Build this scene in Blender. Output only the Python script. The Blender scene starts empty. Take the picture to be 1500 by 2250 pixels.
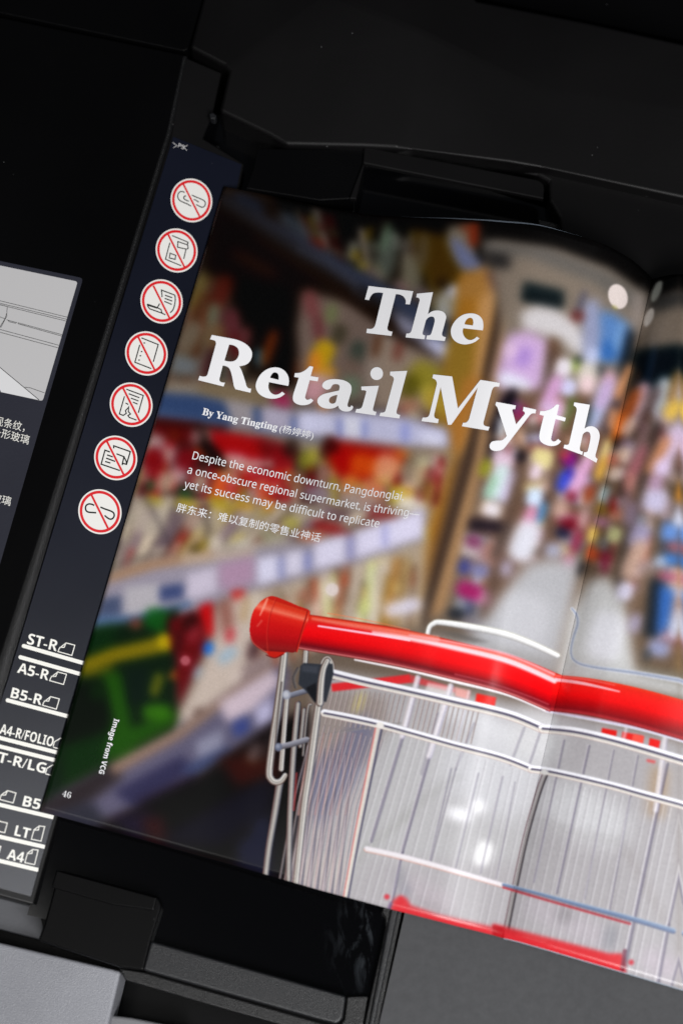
import bpy, bmesh, math
import numpy as np
from mathutils import Vector, Matrix

# ------------------------------------------------------------------ camera, world, lamps, exposure
SC = bpy.context.scene
U = 0.001                                   # lengths below are in millimetres
TILT = math.radians(16.0); DIST = 850.0; FPX = 4400.0
CAM = np.array([0.0, -math.sin(TILT) * DIST, math.cos(TILT) * DIST])
cd = bpy.data.cameras.new('camera')
cam = bpy.data.objects.new('camera', cd)
SC.collection.objects.link(cam)
cam.location = Vector(CAM * U)
cam.rotation_euler = (TILT, 0, 0)
cd.sensor_fit = 'VERTICAL'; cd.sensor_height = 36.0; cd.sensor_width = 24.0
cd.lens = FPX / 2250.0 * 36.0
cd.clip_start = 0.02; cd.clip_end = 50
cd.dof.use_dof = True
cd.dof.focus_distance = 0.848
cd.dof.aperture_fstop = 5.0
SC.camera = cam

world = bpy.data.worlds.new('World'); SC.world = world; world.use_nodes = True
bg = world.node_tree.nodes['Background']
bg.inputs[0].default_value = (0.80, 0.88, 1.0, 1); bg.inputs[1].default_value = 0.03

def lamp(name, loc, aim, size, power, color, size_y=None, spread=180):
    d = bpy.data.lights.new(name, 'AREA'); d.energy = power; d.color = color
    d.shape = 'RECTANGLE'; d.size = size; d.size_y = size_y or size; d.spread = math.radians(spread)
    o = bpy.data.objects.new(name, d); SC.collection.objects.link(o)
    o.location = loc
    o.rotation_euler = (Vector(aim) - Vector(loc)).to_track_quat('-Z', 'Y').to_euler()
    return o
lamp('ceiling_panel_light', (-0.55, -0.40, 2.1), (-0.1, -0.1, 0), 0.7, 4, (1.0, 0.985, 0.96), 0.6)
lamp('overhead_lamp_light', (0.76, -0.44, 1.7), (0, 0, 0), 0.40, 6.6, (0.97, 0.98, 1.0), 0.4)
lamp('key_light', (0.42, -1.15, 1.5), (0, 0, 0), 0.8, 42.5, (1.0, 0.99, 0.985), 0.7)  # added key lamp that lights the pages, set clear of their mirror direction

SC.view_settings.view_transform = 'Standard'; SC.view_settings.look = 'None'
SC.view_settings.exposure = 0.0; SC.view_settings.gamma = 1.0
SC.view_settings.use_curve_mapping = False

# ------------------------------------------------------------------ geometry helpers
CT, ST = math.cos(TILT), math.sin(TILT)
def rays(p):
    p = np.atleast_2d(np.asarray(p, float))
    dx = (p[:, 0] - 750) / FPX; dy = -(p[:, 1] - 1125) / FPX
    return np.stack([dx, dy * CT + ST, dy * ST - CT], 1)
def at(p, z=0.0):
    d = rays(p); z = np.broadcast_to(np.asarray(z, float), (len(d),))
    return CAM + d * ((z - CAM[2]) / d[:, 2])[:, None]
def project(P):
    Q = np.asarray(P, float) - CAM
    cy = Q[..., 1] * CT + Q[..., 2] * ST; cz = -Q[..., 1] * ST + Q[..., 2] * CT
    return 750 + FPX * Q[..., 0] / -cz, 1125 - FPX * cy / -cz
def lin(c):
    return tuple(((v / 255.) / 12.92 if v <= 10.3 else ((v / 255. + .055) / 1.055) ** 2.4) for v in c)

def new_obj(name, me, mat=None, parent=None):
    o = bpy.data.objects.new(name, me); SC.collection.objects.link(o)
    if mat: me.materials.append(mat)
    if parent: o.parent = parent
    return o
def empty(name, loc):
    o = bpy.data.objects.new(name, None); SC.collection.objects.link(o)
    o.location = Vector(loc) * U; o.empty_display_size = 0.02
    bpy.context.view_layer.update()
    return o
def pmesh(name, verts, faces, mat, parent, smooth=False, uv=None):
    me = bpy.data.meshes.new(name)
    off = Vector(parent.matrix_world.translation) if parent else Vector((0, 0, 0))
    if parent and parent.parent: off = Vector(parent.parent.matrix_world.translation)
    me.from_pydata([tuple(Vector(v) * U - off) for v in np.asarray(verts).tolist()], [], faces)
    if smooth:
        me.polygons.foreach_set('use_smooth', [True] * len(me.polygons))
    if uv is not None:
        l = me.uv_layers.new(name='UVMap')
        idx = np.zeros(len(me.loops), int); me.loops.foreach_get('vertex_index', idx)
        l.data.foreach_set('uv', np.asarray(uv, float)[idx].ravel())
    me.update()
    return new_obj(name, me, mat, parent)
def slab(name, px, z, thick, mat, parent, bevel=0.6, seg=3):
    """a solid plate: traced outline at height z (number or one per corner), extruded down"""
    T = at(px, z); n = len(T)
    # consistent winding seen from above
    a = sum(T[i][0] * T[(i + 1) % n][1] - T[(i + 1) % n][0] * T[i][1] for i in range(n))
    if a < 0: T = T[::-1]
    B = T - np.array([0, 0, thick])
    f = [list(range(n)), list(range(2 * n - 1, n - 1, -1))] + [[i, i + n, (i + 1) % n + n, (i + 1) % n] for i in range(n)]
    o = pmesh(name, np.vstack([T, B]), f, mat, parent)
    if bevel:
        m = o.modifiers.new('edge', 'BEVEL'); m.width = bevel * U; m.segments = seg; m.limit_method = 'ANGLE'; m.angle_limit = math.radians(35)
        m.harden_normals = False
    return o
def rounded(px, r, n=5, only=None):
    """round the corners of an outline"""
    px = [np.array(p, float) for p in px]; out = []
    for i, p in enumerate(px):
        if only is not None and i not in only: out.append(tuple(p)); continue
        a = px[i - 1] - p; b = px[(i + 1) % len(px)] - p
        ra = min(r, np.linalg.norm(a) * .45); rb = min(r, np.linalg.norm(b) * .45)
        A = p + a / np.linalg.norm(a) * ra; B = p + b / np.linalg.norm(b) * rb
        for k in range(n + 1):
            t = k / n; out.append(tuple((1 - t) ** 2 * A + 2 * t * (1 - t) * p + t * t * B))
    return out
def label(o, text): o['label'] = text

# ------------------------------------------------------------------ materials
def node_mat(name, color, rough=.5, spec=.5, coat=0.0):
    m = bpy.data.materials.new(name); m.use_nodes = True
    b = m.node_tree.nodes['Principled BSDF']
    b.inputs['Base Color'].default_value = (*color, 1)
    b.inputs['Roughness'].default_value = rough
    b.inputs['Specular IOR Level'].default_value = spec
    b.inputs['Coat Weight'].default_value = coat
    return m, m.node_tree, b
def N(t, typ, **k):
    n = t.nodes.new(typ)
    for a, v in k.items():
        if a.startswith('_'): setattr(n, a[1:], v)
        else: n.inputs[a.replace('__', ' ')].default_value = v
    return n
def ramp(t, fac, p0, p1, c0=(0, 0, 0, 1), c1=(1, 1, 1, 1)):
    r = t.nodes.new('ShaderNodeValToRGB'); r.color_ramp.elements[0].position = p0; r.color_ramp.elements[1].position = p1
    r.color_ramp.elements[0].color = c0; r.color_ramp.elements[1].color = c1
    t.links.new(fac, r.inputs[0]); return r.outputs[0]
def plastic(name, color, rough=.42, spec=.5, grain=900, bump=.25, dust=0.5, dustcol=(.35, .35, .36), bdist=.0002):
    m, t, b = node_mat(name, color, rough, spec)
    tc = N(t, 'ShaderNodeTexCoord'); L = t.links.new
    n = N(t, 'ShaderNodeTexNoise', Scale=grain, Detail=3.0); L(tc.outputs['Object'], n.inputs['Vector'])
    bp = N(t, 'ShaderNodeBump', Strength=bump, Distance=bdist); L(n.outputs[0], bp.inputs['Height']); L(bp.outputs[0], b.inputs['Normal'])
    # dust specks
    v = N(t, 'ShaderNodeTexVoronoi', Scale=150.0); L(tc.outputs['Object'], v.inputs['Vector'])
    sp = ramp(t, v.outputs['Distance'], .022, .035, (1, 1, 1, 1), (0, 0, 0, 1))
    n2 = N(t, 'ShaderNodeTexNoise', Scale=55.0, Detail=2.0); L(tc.outputs['Object'], n2.inputs['Vector'])
    gate = ramp(t, n2.outputs[0], .56, .62)
    mu = N(t, 'ShaderNodeMath', _operation='MULTIPLY'); L(sp, mu.inputs[0]); L(gate, mu.inputs[1])
    mu2 = N(t, 'ShaderNodeMath', _operation='MULTIPLY'); L(mu.outputs[0], mu2.inputs[0]); mu2.inputs[1].default_value = dust
    # broad soft wear: slight tone change
    n3 = N(t, 'ShaderNodeTexNoise', Scale=14.0, Detail=4.0); L(tc.outputs['Object'], n3.inputs['Vector'])
    tone = ramp(t, n3.outputs[0], .3, .75, (*[c * .85 for c in color], 1), (*[c * 1.2 for c in color], 1))
    mx = N(t, 'ShaderNodeMix', _data_type='RGBA'); L(mu2.outputs[0], mx.inputs[0]); L(tone, mx.inputs[6]); mx.inputs[7].default_value = (*dustcol, 1)
    L(mx.outputs[2], b.inputs['Base Color'])
    rr = N(t, 'ShaderNodeMapRange'); L(n3.outputs[0], rr.inputs[0]); rr.inputs[3].default_value = rough * .9; rr.inputs[4].default_value = rough * 1.15
    L(rr.outputs[0], b.inputs['Roughness'])
    return m
M_black = plastic('black_satin_plastic', (.0012, .0012, .0014), .34, .12, bump=.1)
M_matt = plastic('black_matt_plastic', (.0027, .0025, .0027), .42, .18, bump=.15)
M_edge = plastic('black_grained_plastic', (.0035, .0035, .0038), .38, .45, grain=2000, bump=.5, bdist=.0004)
M_bar = plastic('dark_grey_grained_plastic', (.009, .0095, .011), .36, .5, grain=2000, bump=.4, dust=.3, bdist=.0004)
M_grey = plastic('light_grey_grained_plastic', (.235, .24, .265), .38, .5, grain=2200, bump=.5, dust=.0, bdist=.0006)
M_navy = plastic('navy_label_sheet', (.0036, .0048, .0115), .28, .42, grain=1100, bump=.05, dust=.35, dustcol=(.2, .2, .22))
M_navy2 = plastic('navy_instruction_sheet', (.016, .017, .027), .5, .4, grain=1100, bump=.2, dust=.25)
M_white, _, _ = node_mat('white_label_ink', (.78, .77, .72), .45, .4)
M_sticker, _, _ = node_mat('white_sign_print', (.72, .71, .68), .45, .4)
M_red, _, _ = node_mat('red_sign_print', (.60, .004, .010), .45, .4)
M_ink, _, _ = node_mat('black_sign_print', (.008, .009, .008), .5, .3)
M_diag, _, _ = node_mat('grey_diagram_print', (.49, .485, .49), .5, .35)
M_diagw, _, _ = node_mat('pale_diagram_print', (.66, .66, .67), .5, .35)
M_letter, _, _ = node_mat('white_page_print', (.82, .82, .84), .3, .3)
M_paper, _, _ = node_mat('paper_edge', (.34, .40, .48), .5, .4)

def glass_mat():
    m, t, b = node_mat('black_scanner_glass', (.0012, .0012, .0015), .09, .5)
    L = t.links.new; tc = N(t, 'ShaderNodeTexCoord')
    mp = N(t, 'ShaderNodeMapping'); mp.inputs['Rotation'].default_value = (0, 0, math.radians(28)); mp.inputs['Scale'].default_value = (150, 45, 60)
    L(tc.outputs['Object'], mp.inputs[0])
    n = N(t, 'ShaderNodeTexNoise', Scale=1.0, Detail=9.0, Roughness=.72, Distortion=.9); L(mp.outputs[0], n.inputs['Vector'])
    s = ramp(t, n.outputs[0], .52, .92)
    geo = N(t, 'ShaderNodeNewGeometry'); g = N(t, 'ShaderNodeVectorMath', _operation='DISTANCE'); L(geo.outputs['Position'], g.inputs[0])
    c = at([(852, 2070)], -8)[0] * U
    g.inputs[1].default_value = tuple(c)
    fall = ramp(t, g.outputs['Value'], .003, .026, (1, 1, 1, 1), (0, 0, 0, 1))
    mu = N(t, 'ShaderNodeMath', _operation='MULTIPLY'); L(s, mu.inputs[0]); L(fall, mu.inputs[1])
    mx = N(t, 'ShaderNodeMix', _data_type='RGBA'); L(mu.outputs[0], mx.inputs[0]); mx.inputs[6].default_value = (.0012, .0012, .0015, 1); mx.inputs[7].default_value = (.10, .115, .135, 1)
    L(mx.outputs[2], b.inputs['Base Color'])
    rr = N(t, 'ShaderNodeMapRange'); L(mu.outputs[0], rr.inputs[0]); rr.inputs[3].default_value = .09; rr.inputs[4].default_value = .6
    L(rr.outputs[0], b.inputs['Roughness'])
    return m
M_glass = glass_mat()
def cover_mat():
    m, t, b = node_mat('grey_platen_surface', (.075, .077, .08), .6, .3)
    L = t.links.new; tc = N(t, 'ShaderNodeTexCoord')
    n = N(t, 'ShaderNodeTexNoise', Scale=260.0, Detail=6.0, Roughness=.7); L(tc.outputs['Object'], n.inputs['Vector'])
    n2 = N(t, 'ShaderNodeTexNoise', Scale=22.0, Detail=3.0); L(tc.outputs['Object'], n2.inputs['Vector'])
    c1 = ramp(t, n.outputs[0], .25, .75, (.046, .047, .050, 1), (.064, .065, .069, 1))
    mx = N(t, 'ShaderNodeMix', _data_type='RGBA', _blend_type='MULTIPLY'); mx.inputs[0].default_value = 1
    c2 = ramp(t, n2.outputs[0], .3, .7, (.85, .85, .86, 1), (1, 1, 1, 1))
    L(c1, mx.inputs[6]); L(c2, mx.inputs[7]); L(mx.outputs[2], b.inputs['Base Color'])
    return m
M_platen = cover_mat()

# ------------------------------------------------------------------ the two curved pages of the magazine
PA = at([(493, 410)])[0]; PB = at([(90, 1783)])[0]
LV = PA - PB; LEN = float(np.linalg.norm(LV)); LV = LV / LEN
WV = np.array([LV[1], -LV[0], 0.0])
FOLD = 193.0
_w = np.array([0, 22, 43, 64, 84, 104, 124, 143, 163, 180, 190, 193.]); _h = np.array([0, 2, 2.5, 5.5, 13, 22, 29.5, 34.5, 33, 23, 12, 7.5])
_w2 = np.array([193, 195, 198, 203, 212, 232, 270, 330, 400.]); _h2 = np.array([7.5, 10, 14, 18.5, 23.5, 25, 18, 9, 4.])
def hermite(x, X, Y):
    d = np.diff(Y) / np.diff(X); m = np.zeros_like(Y)
    m[1:-1] = np.where(d[:-1] * d[1:] > 0, 2 * d[:-1] * d[1:] / (d[:-1] + d[1:] + 1e-12), 0); m[0] = d[0]; m[-1] = d[-1]
    i = np.clip(np.searchsorted(X, x) - 1, 0, len(X) - 2); h = X[i + 1] - X[i]; t = np.clip((x - X[i]) / h, 0, 1)
    return (2*t**3-3*t**2+1)*Y[i] + (t**3-2*t**2+t)*h*m[i] + (-2*t**3+3*t**2)*Y[i+1] + (t**3-t**2)*h*m[i+1]
def amp(b): return np.interp(b, [0, .25, .48, .62, 1], [.26, .48, .67, .77, 1.0])
def height(w, b, side=0):
    w = np.asarray(w, float)
    base = hermite(w, _w, _h) if side == 0 else hermite(w, _w2, _h2)
    return 1.2 + (base - 0.0) * amp(b)
def edge_l(pts, b, side):
    """where the traced page edge lies along the page's length, for each distance w from the outer edge"""
    W, L = [], []
    for p in pts:
        z = 3.0
        for _ in range(60):
            P = at([p], z)[0]; w = (P - PB) @ WV
            z = .6 * z + .4 * float(height(w, b, side))
        W.append(w); L.append((P - PB) @ LV)
    o = np.argsort(W); return np.array(W)[o], np.array(L)[o]
BOT = edge_l([(90,1783),(300,1841),(500,1897),(700,1955),(860,1998),(1000,2034),(1080,2054)], 0, 0)
TOP = edge_l([(493,410),(600,431),(700,453),(800,470),(900,477),(1000,481),(1100,488),(1200,499),(1300,527),(1380,566),(1420,600)], 1, 0)
BOT2 = edge_l([(1112,2062),(1300,2116),(1500,2175)], 0, 1)
TOP2 = edge_l([(1470,604),(1500,603)], 1, 1)
def lrange(w, side):
    if side == 0: return np.interp(w, *BOT), np.interp(w, *TOP)
    lb = np.interp(w, BOT2[0], BOT2[1]); lt = np.interp(w, TOP2[0], TOP2[1])
    k = np.clip((w - FOLD) / 12., 0, 1)
    return np.interp(FOLD, *BOT) * (1 - k) + lb * k, (np.interp(FOLD, *TOP)) * (1 - k) + lt * k
def page_point(w, b, side=0, lift=0.0):
    w = np.asarray(w, float); b = np.asarray(b, float)
    l0, l1 = lrange(w, side); l = l0 + (l1 - l0) * b
    P = PB[None] + w.reshape(-1, 1) * WV + l.reshape(-1, 1) * LV
    P[:, 2] = (height(w, b, side) + lift).ravel()
    return P
def to_page(px, lift=0.1, side=0):
    """put traced points onto the curved page"""
    px = np.atleast_2d(np.asarray(px, float)); z = np.full(len(px), 8.0)
    for _ in range(50):
        P = at(px, z); w = np.clip((P - PB) @ WV, 0, FOLD - .3) if side == 0 else np.clip((P - PB) @ WV, FOLD, 400)
        l0, l1 = lrange(w, side); b = np.clip(((P - PB) @ LV - l0) / (l1 - l0), 0, 1)
        z = .55 * z + .45 * (height(w, b, side) + lift)
    return at(px, z)

# ------------------------------------------------------------------ the printed photograph (painted as an image in memory)
H_, W_ = 2250, 1500
def gblur(a, s):
    if s < .3: return a
    r = int(math.ceil(3 * s)); k = np.exp(-.5 * (np.arange(-r, r + 1) / s) ** 2); k /= k.sum()
    p = np.pad(a, r); n, m = a.shape
    p = sum(k[i] * p[i:i + n] for i in range(2 * r + 1))
    return sum(k[i] * p[:, i:i + m] for i in range(2 * r + 1))
def poly_mask(P, X, Y):
    ins = np.zeros(X.shape, bool); n = len(P)
    for i in range(n):
        x0, y0 = P[i]; x1, y1 = P[(i + 1) % n]
        if y0 == y1: continue
        ins ^= ((y0 > Y) != (y1 > Y)) & (X < (x1 - x0) * (Y - y0) / (y1 - y0) + x0)
    return ins.astype(float)
def smooth_path(pts, n=8):
    p = np.array(pts, float)
    if len(p) < 3: return p
    out = []
    for i in range(len(p) - 1):
        a, b, c, d = p[max(i - 1, 0)], p[i], p[i + 1], p[min(i + 2, len(p) - 1)]
        for k in range(n):
            t = k / n; out.append(.5 * (2 * b + (c - a) * t + (2 * a - 5 * b + 4 * c - d) * t * t + (3 * b - a - 3 * c + d) * t ** 3))
    out.append(p[-1]); return np.array(out)
Q = 4
soft = np.zeros((H_ // Q + 1, W_ // Q, 3)); soft[:] = (118, 104, 92)
def _window(xs, ys, pad, q, shape):
    x0 = max(int((min(xs) - pad) / q), 0); x1 = min(int((max(xs) + pad) / q) + 2, shape[1])
    y0 = max(int((min(ys) - pad) / q), 0); y1 = min(int((max(ys) + pad) / q) + 2, shape[0])
    return x0, x1, y0, y1
def P(col, s, pts, a=1.0):
    xs = [p[0] for p in pts]; ys = [p[1] for p in pts]
    x0, x1, y0, y1 = _window(xs, ys, 3 * s + 4, Q, soft.shape)
    if x1 <= x0 or y1 <= y0: return
    m = 0
    for oy in (.25, .75):
        for ox in (.25, .75):
            Y, X = np.mgrid[y0:y1, x0:x1]; m = m + poly_mask(pts, (X + ox) * Q, (Y + oy) * Q)
    m = np.clip(gblur(np.pad(m / 4, 0), s / Q), 0, 1)[..., None] * a
    soft[y0:y1, x0:x1] = soft[y0:y1, x0:x1] * (1 - m) + np.array(col, float) * m
def E(col, s, x, y, rx, ry=None, ang=0, a=1.0):
    ry = ry or rx; t = np.linspace(0, 2 * np.pi, 20, endpoint=False); c, n = math.cos(math.radians(ang + 13)), math.sin(math.radians(ang + 13))
    q = lambda v: math.copysign(abs(v) ** .62, v) * .94
    P(col, s * .85, [(x + rx * q(math.cos(u)) * c - ry * q(math.sin(u)) * n, y + rx * q(math.cos(u)) * n + ry * q(math.sin(u)) * c) for u in t], a * (.82 if x < 1000 and s >= 6 else 1))
_pr = np.random.default_rng(11)
def row(top, bot, n, pal, s=4.5, a=.9):
    """a row of out-of-focus packets between two printed shelf lines"""
    T, B = smooth_line(top), smooth_line(bot)
    w = _pr.uniform(.5, 1.6, n); e = np.r_[0, np.cumsum(w) / w.sum()]
    at_ = lambda L, t: np.array([np.interp(t, np.linspace(0, 1, len(L)), [p[k] for p in L]) for k in (0, 1)])
    for i in range(n):
        t0, t1 = e[i], e[i + 1]; c = np.array(pal[_pr.integers(len(pal))], float) * _pr.uniform(.8, 1.15); h = _pr.uniform(-.02, .3)
        mixp = lambda t, v: at_(T, t) * (1 - v) + at_(B, t) * v
        P(c, s, [tuple(mixp(t0, h)), tuple(mixp(t1, h + _pr.uniform(-.03, .03))), tuple(mixp(t1, 1)), tuple(mixp(t0, 1))], a)
        for _ in range(2):
            v0 = _pr.uniform(h, .8); v1 = min(v0 + _pr.uniform(.1, .35), 1); u0 = t0 + (t1 - t0) * _pr.uniform(0, .3); u1 = t1 - (t1 - t0) * _pr.uniform(0, .3)
            c2 = np.array(pal[_pr.integers(len(pal))], float) * _pr.uniform(.85, 1.25)
            P(c2, s * .8, [tuple(mixp(u0, v0)), tuple(mixp(u1, v0)), tuple(mixp(u1, v1)), tuple(mixp(u0, v1))], a * .8)
        P((24, 18, 16), s * .7, [tuple(mixp(t1 - .004, h)), tuple(mixp(t1 + .004, h)), tuple(mixp(t1 + .004, 1)), tuple(mixp(t1 - .004, 1))], .55)
def smooth_line(p): return [tuple(v) for v in smooth_path(p, 6)]
def S(col, s, w, pts, a=1.0):
    L, R = [], []
    for i, p in enumerate(pts):
        d = np.subtract(pts[min(i + 1, len(pts) - 1)], pts[max(i - 1, 0)]).astype(float); d /= np.linalg.norm(d)
        ww = (w[i] if isinstance(w, (list, tuple)) else w) / 2
        L.append((p[0] - d[1] * ww, p[1] + d[0] * ww)); R.append((p[0] + d[1] * ww, p[1] - d[0] * ww))
    P(col, s, L + R[::-1], a)

# ---- upper left: shelf underside, dark goods
P((38,28,22), 14, [(440,400),(1060,460),(1040,640),(1010,720),(900,760),(700,830),(420,840)])
P((98,88,78), 12, [(400,600),(500,620),(520,850),(340,850)])
P((92,84,70), 9, [(395,700),(440,700),(430,860),(350,860)])
row([(440,590),(500,640),(540,720)],[(370,850),(450,862),(540,875)],9,[(92,84,70),(112,58,58),(52,42,34),(124,108,98),(66,74,64),(100,52,26),(140,122,104),(34,26,22),(84,90,84),(128,70,50)],5,.75)
row([(680,640),(800,700),(1000,820)],[(650,885),(760,900),(960,930)],17,[(92,84,70),(112,58,58),(52,42,34),(124,108,98),(66,74,64),(100,52,26),(140,122,104),(34,26,22),(84,90,84),(128,70,50)],5,.75)
E((112,98,52), 9, 432,640,16,50, 15); E((120,112,98),8,418,740,22,40,15); E((100,92,60),8,400,800,22,22)
P((22,16,12), 12, [(500,560),(640,600),(660,690),(680,840),(600,860),(560,760),(520,690)])
P((30,21,15), 14, [(470,455),(560,500),(700,600),(720,680),(640,640),(540,620),(460,600)])
E((60,36,14), 12, 560,580,60,12,15)
E((92,34,24), 9, 488,640,22,40,10); E((105,52,60), 9, 508,712,22,38,-20); E((96,28,32),9,520,760,16,30,-20); E((120,98,70),9,470,740,22,34)
E((105,112,92),8,470,690,14,26); E((70,40,44),8,462,800,12,40)
E((60,110,138), 7, 572,786,13,22,-20); E((112,60,64), 8, 540,740,14,24)
E((128,62,16), 9, 592,765,13,46,5); E((96,48,22), 9, 660,812,16,28)
P((120,104,96), 10, [(665,640),(760,660),(1000,800),(1000,900),(660,880),(650,720)])
E((125,68,70), 9, 684,668,18,34,-25); E((112,52,58),9,700,720,12,30,-15); E((112,122,80), 8, 728,690,14,24); E((60,74,66),8,785,775,18,28); E((70,66,50),8,745,735,18,24)
E((150,138,128), 10, 838,800,34,60); E((120,100,90),10,770,820,20,40); E((108,128,108),9,770,850,22,26)
E((196,160,14), 7, 710,778,24,32,10); E((206,150,40), 7, 712,815,28,14); E((210,128,44),8,690,800,14,30); E((196,160,150),7,708,838,30,16); E((140,120,110),8,730,860,30,16)
E((70,48,22),10,900,700,50,20,30); P((150,134,120),10,[(840,740),(960,800),(960,900),(820,900)])
E((120,60,50),8,875,770,10,26); E((88,44,20),8,828,760,8,30)
E((150,140,40),10,935,830,40,36,10); E((186,170,70),8,950,870,28,22); E((98,92,24),9,900,850,22,30); E((170,120,96),9,900,895,22,20)
E((200,186,160),8,905,918,26,16); E((150,90,80),8,885,905,12,12)
# top goods on the upper shelf
P((14,12,11), 8, [(600,425),(830,480),(1100,485),(1060,600),(980,640),(900,560),(740,560),(640,500)])
row([(640,440),(800,478),(980,490)],[(680,545),(830,640),(980,730)],16,[(40,34,28),(96,96,84),(80,30,24),(120,108,90),(60,66,50),(110,96,40),(24,20,18),(128,120,112)],5,.8)
E((44,52,70),9,545,450,40,20,15); E((70,78,88),10,650,500,50,18,30)
E((120,28,22), 8, 698,540,20,14,20); E((122,122,112), 7, 775,552,14,26); E((150,134,40),7,795,590,13,16); E((128,108,34),6,782,562,12,12); E((120,100,30),7,812,512,8,18)
E((98,106,98), 9, 852,560,22,60); E((122,116,98),9,905,600,26,50,-10); E((130,116,108),9,812,620,30,32); E((132,104,104),8,880,640,18,22); E((104,128,106),8,848,520,9,36)
E((86,104,130),7,790,652,26,14,30); E((74,88,120),7,870,690,20,14); E((112,98,100),8,930,650,26,20)
P((84,62,14), 9, [(900,500),(1000,520),(1050,620),(1010,700),(940,620)]); E((40,26,12),8,990,640,40,14,25); E((100,88,70),8,930,550,14,40,-10)
P((128,118,104),8,[(980,498),(1040,492),(1045,580),(1020,600),(985,540)]); E((140,52,26),7,1042,515,12,30,-10); E((130,60,36),7,1028,502,18,8)
P((112,118,150), 7, [(985,520),(1010,530),(1062,580),(1058,612),(1036,618),(1000,570)])
# upper shelf rail, running down to the right
S((48,46,50), 8, [24,32,42,50,58,64], [(480,430),(560,480),(660,545),(770,610),(880,680),(1015,765)])
S((66,74,96), 7, [3,8,14,24,38,54], [(560,470),(660,528),(760,590),(850,645),(930,700),(1012,765)])
S((44,30,22), 7, [10,20,26,30,20], [(560,520),(690,600),(800,672),(880,730),(960,775)])
S((80,84,100),6,[6,10,14],[(650,545),(720,580),(790,630)],.7)
P((188,190,218), 8, [(940,738),(1010,762),(1022,795),(1008,802),(950,775),(920,750)])
P((140,140,160),8,[(860,680),(930,720),(940,760),(880,730)])
E((190,192,190),9,985,670,30,36,0,.8); E((180,182,196),7,1000,640,18,16)
# golden column, tan column with dark seam between
P((168,118,44), 8, [(1010,600),(1110,590),(1060,850),(1010,1000),(920,1370),(880,1370),(900,1100),(960,900),(990,760)])
P((192,148,98), 8, [(1056,585),(1108,590),(1062,850),(1035,960),(1000,1010),(1040,800)])
P((168,124,66), 8, [(1010,610),(1070,595),(1070,650),(1010,660)])
P((92,60,52),8,[(1065,590),(1120,600),(1112,650),(1085,640)])
P((172,136,98), 8, [(1122,585),(1156,590),(1100,800),(1078,950),(1030,1160),(975,1345),(935,1365),(1045,950)])
S((70,56,50), 6, [18,18,16,20,20], [(1112,600),(1090,720),(1062,850),(1030,1010),(925,1375)])
S((112,78,54), 9, 20, [(1010,1000),(975,1130),(930,1290)], .6)
P((186,132,48), 9, [(905,985),(1000,985),(985,1040),(930,1240),(890,1330),(880,1200),(925,1100)])
P((150,92,24), 9, [(905,985),(960,1000),(940,1060),(905,1050)])
P((150,120,50), 9, [(995,720),(1050,720),(1030,860),(960,960),(960,860)]); E((176,150,60),9,965,885,34,26)
P((178,124,60),9,[(1020,830),(1060,830),(1010,1000),(975,985)])
# ---- middle shelf
P((138,128,116), 8, [(370,835),(560,850),(560,895),(350,880)]); P((128,112,88),9,[(440,835),(600,860),(580,890),(430,870)])
P((112,116,120),8,[(380,775),(440,790),(430,830),(370,820)])
P((134,128,142), 7, [(345,868),(440,878),(560,900),(700,900),(850,905),(985,940),(990,985),(970,992),(840,985),(700,970),(560,948),(340,918)])
P((62,82,120), 6, [(340,862),(430,868),(492,882),(508,905),(512,938),(335,916)])
P((76,98,134), 5, [(340,898),(500,928),(512,940),(335,916)],.8)
P((150,144,148), 6, [(496,878),(560,892),(556,930),(512,930)])
P((70,90,130), 5, [(556,895),(574,898),(576,940),(560,938)]); P((168,162,180),6,[(578,892),(640,905),(640,950),(578,940)])
P((100,118,170), 5, [(640,915),(652,917),(652,955),(640,952)]); P((196,196,220),6,[(656,905),(740,908),(742,962),(656,955)])
P((190,190,216), 7, [(740,905),(860,915),(980,945),(985,985),(860,980),(740,965)])
P((126,136,196), 5, [(742,920),(754,922),(754,965),(742,962)]); P((208,208,222),5,[(756,912),(795,920),(795,960),(756,958)]); P((130,140,200),5,[(796,925),(806,925),(806,965),(796,965)])
P((150,156,210),6,[(880,930),(900,930),(900,975),(880,975)]); E((212,212,232),7,950,965,26,16)
S((90,120,170),4,8,[(560,944),(700,970),(840,984)],.7)
S((120,90,70),5,10,[(640,985),(840,990),(960,996)],.7)
E((178,44,104),7,618,880,24,12,8); E((200,150,160),7,690,860,26,26); E((206,140,90),6,712,890,14,12); E((150,40,70),6,620,868,10,10)
# ---- goods between middle and lower shelf
P((150,138,126), 10, [(290,940),(1000,990),(930,1180),(700,1210),(230,1260)])
row([(340,930),(560,965),(760,985),(980,995)],[(290,1090),(520,1100),(760,1110),(960,1110)],26,[(150,14,24),(176,30,34),(120,16,22),(190,150,146),(60,24,22),(200,80,30),(170,150,50),(150,110,96),(206,170,140)],4.5,.85)
row([(290,1080),(520,1100),(760,1110),(960,1110)],[(235,1255),(420,1225),(640,1195),(930,1120)],24,[(178,164,146),(150,136,120),(190,180,160),(110,92,80),(176,150,60),(150,60,50),(130,110,120),(206,190,170)],4.5,.85)
P((96,12,16), 8, [(335,922),(440,935),(430,980),(330,965)]); P((60,18,16),6,[(335,920),(500,938),(500,950),(335,930)])
P((168,10,22), 7, [(460,945),(580,965),(590,1010),(560,1018),(500,1010),(470,985)]); P((120,14,20),8,[(560,965),(640,985),(630,1010),(580,1010)])
S((34,18,16), 7, [16,26,26], [(430,935),(455,985),(500,1030)]); E((120,50,20),8,385,955,16,10)
E((178,150,152),9,345,972,18,20); E((170,140,146),9,372,1000,20,20); E((186,160,166),9,395,1040,20,24); E((150,112,112),8,430,960,14,18)
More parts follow.
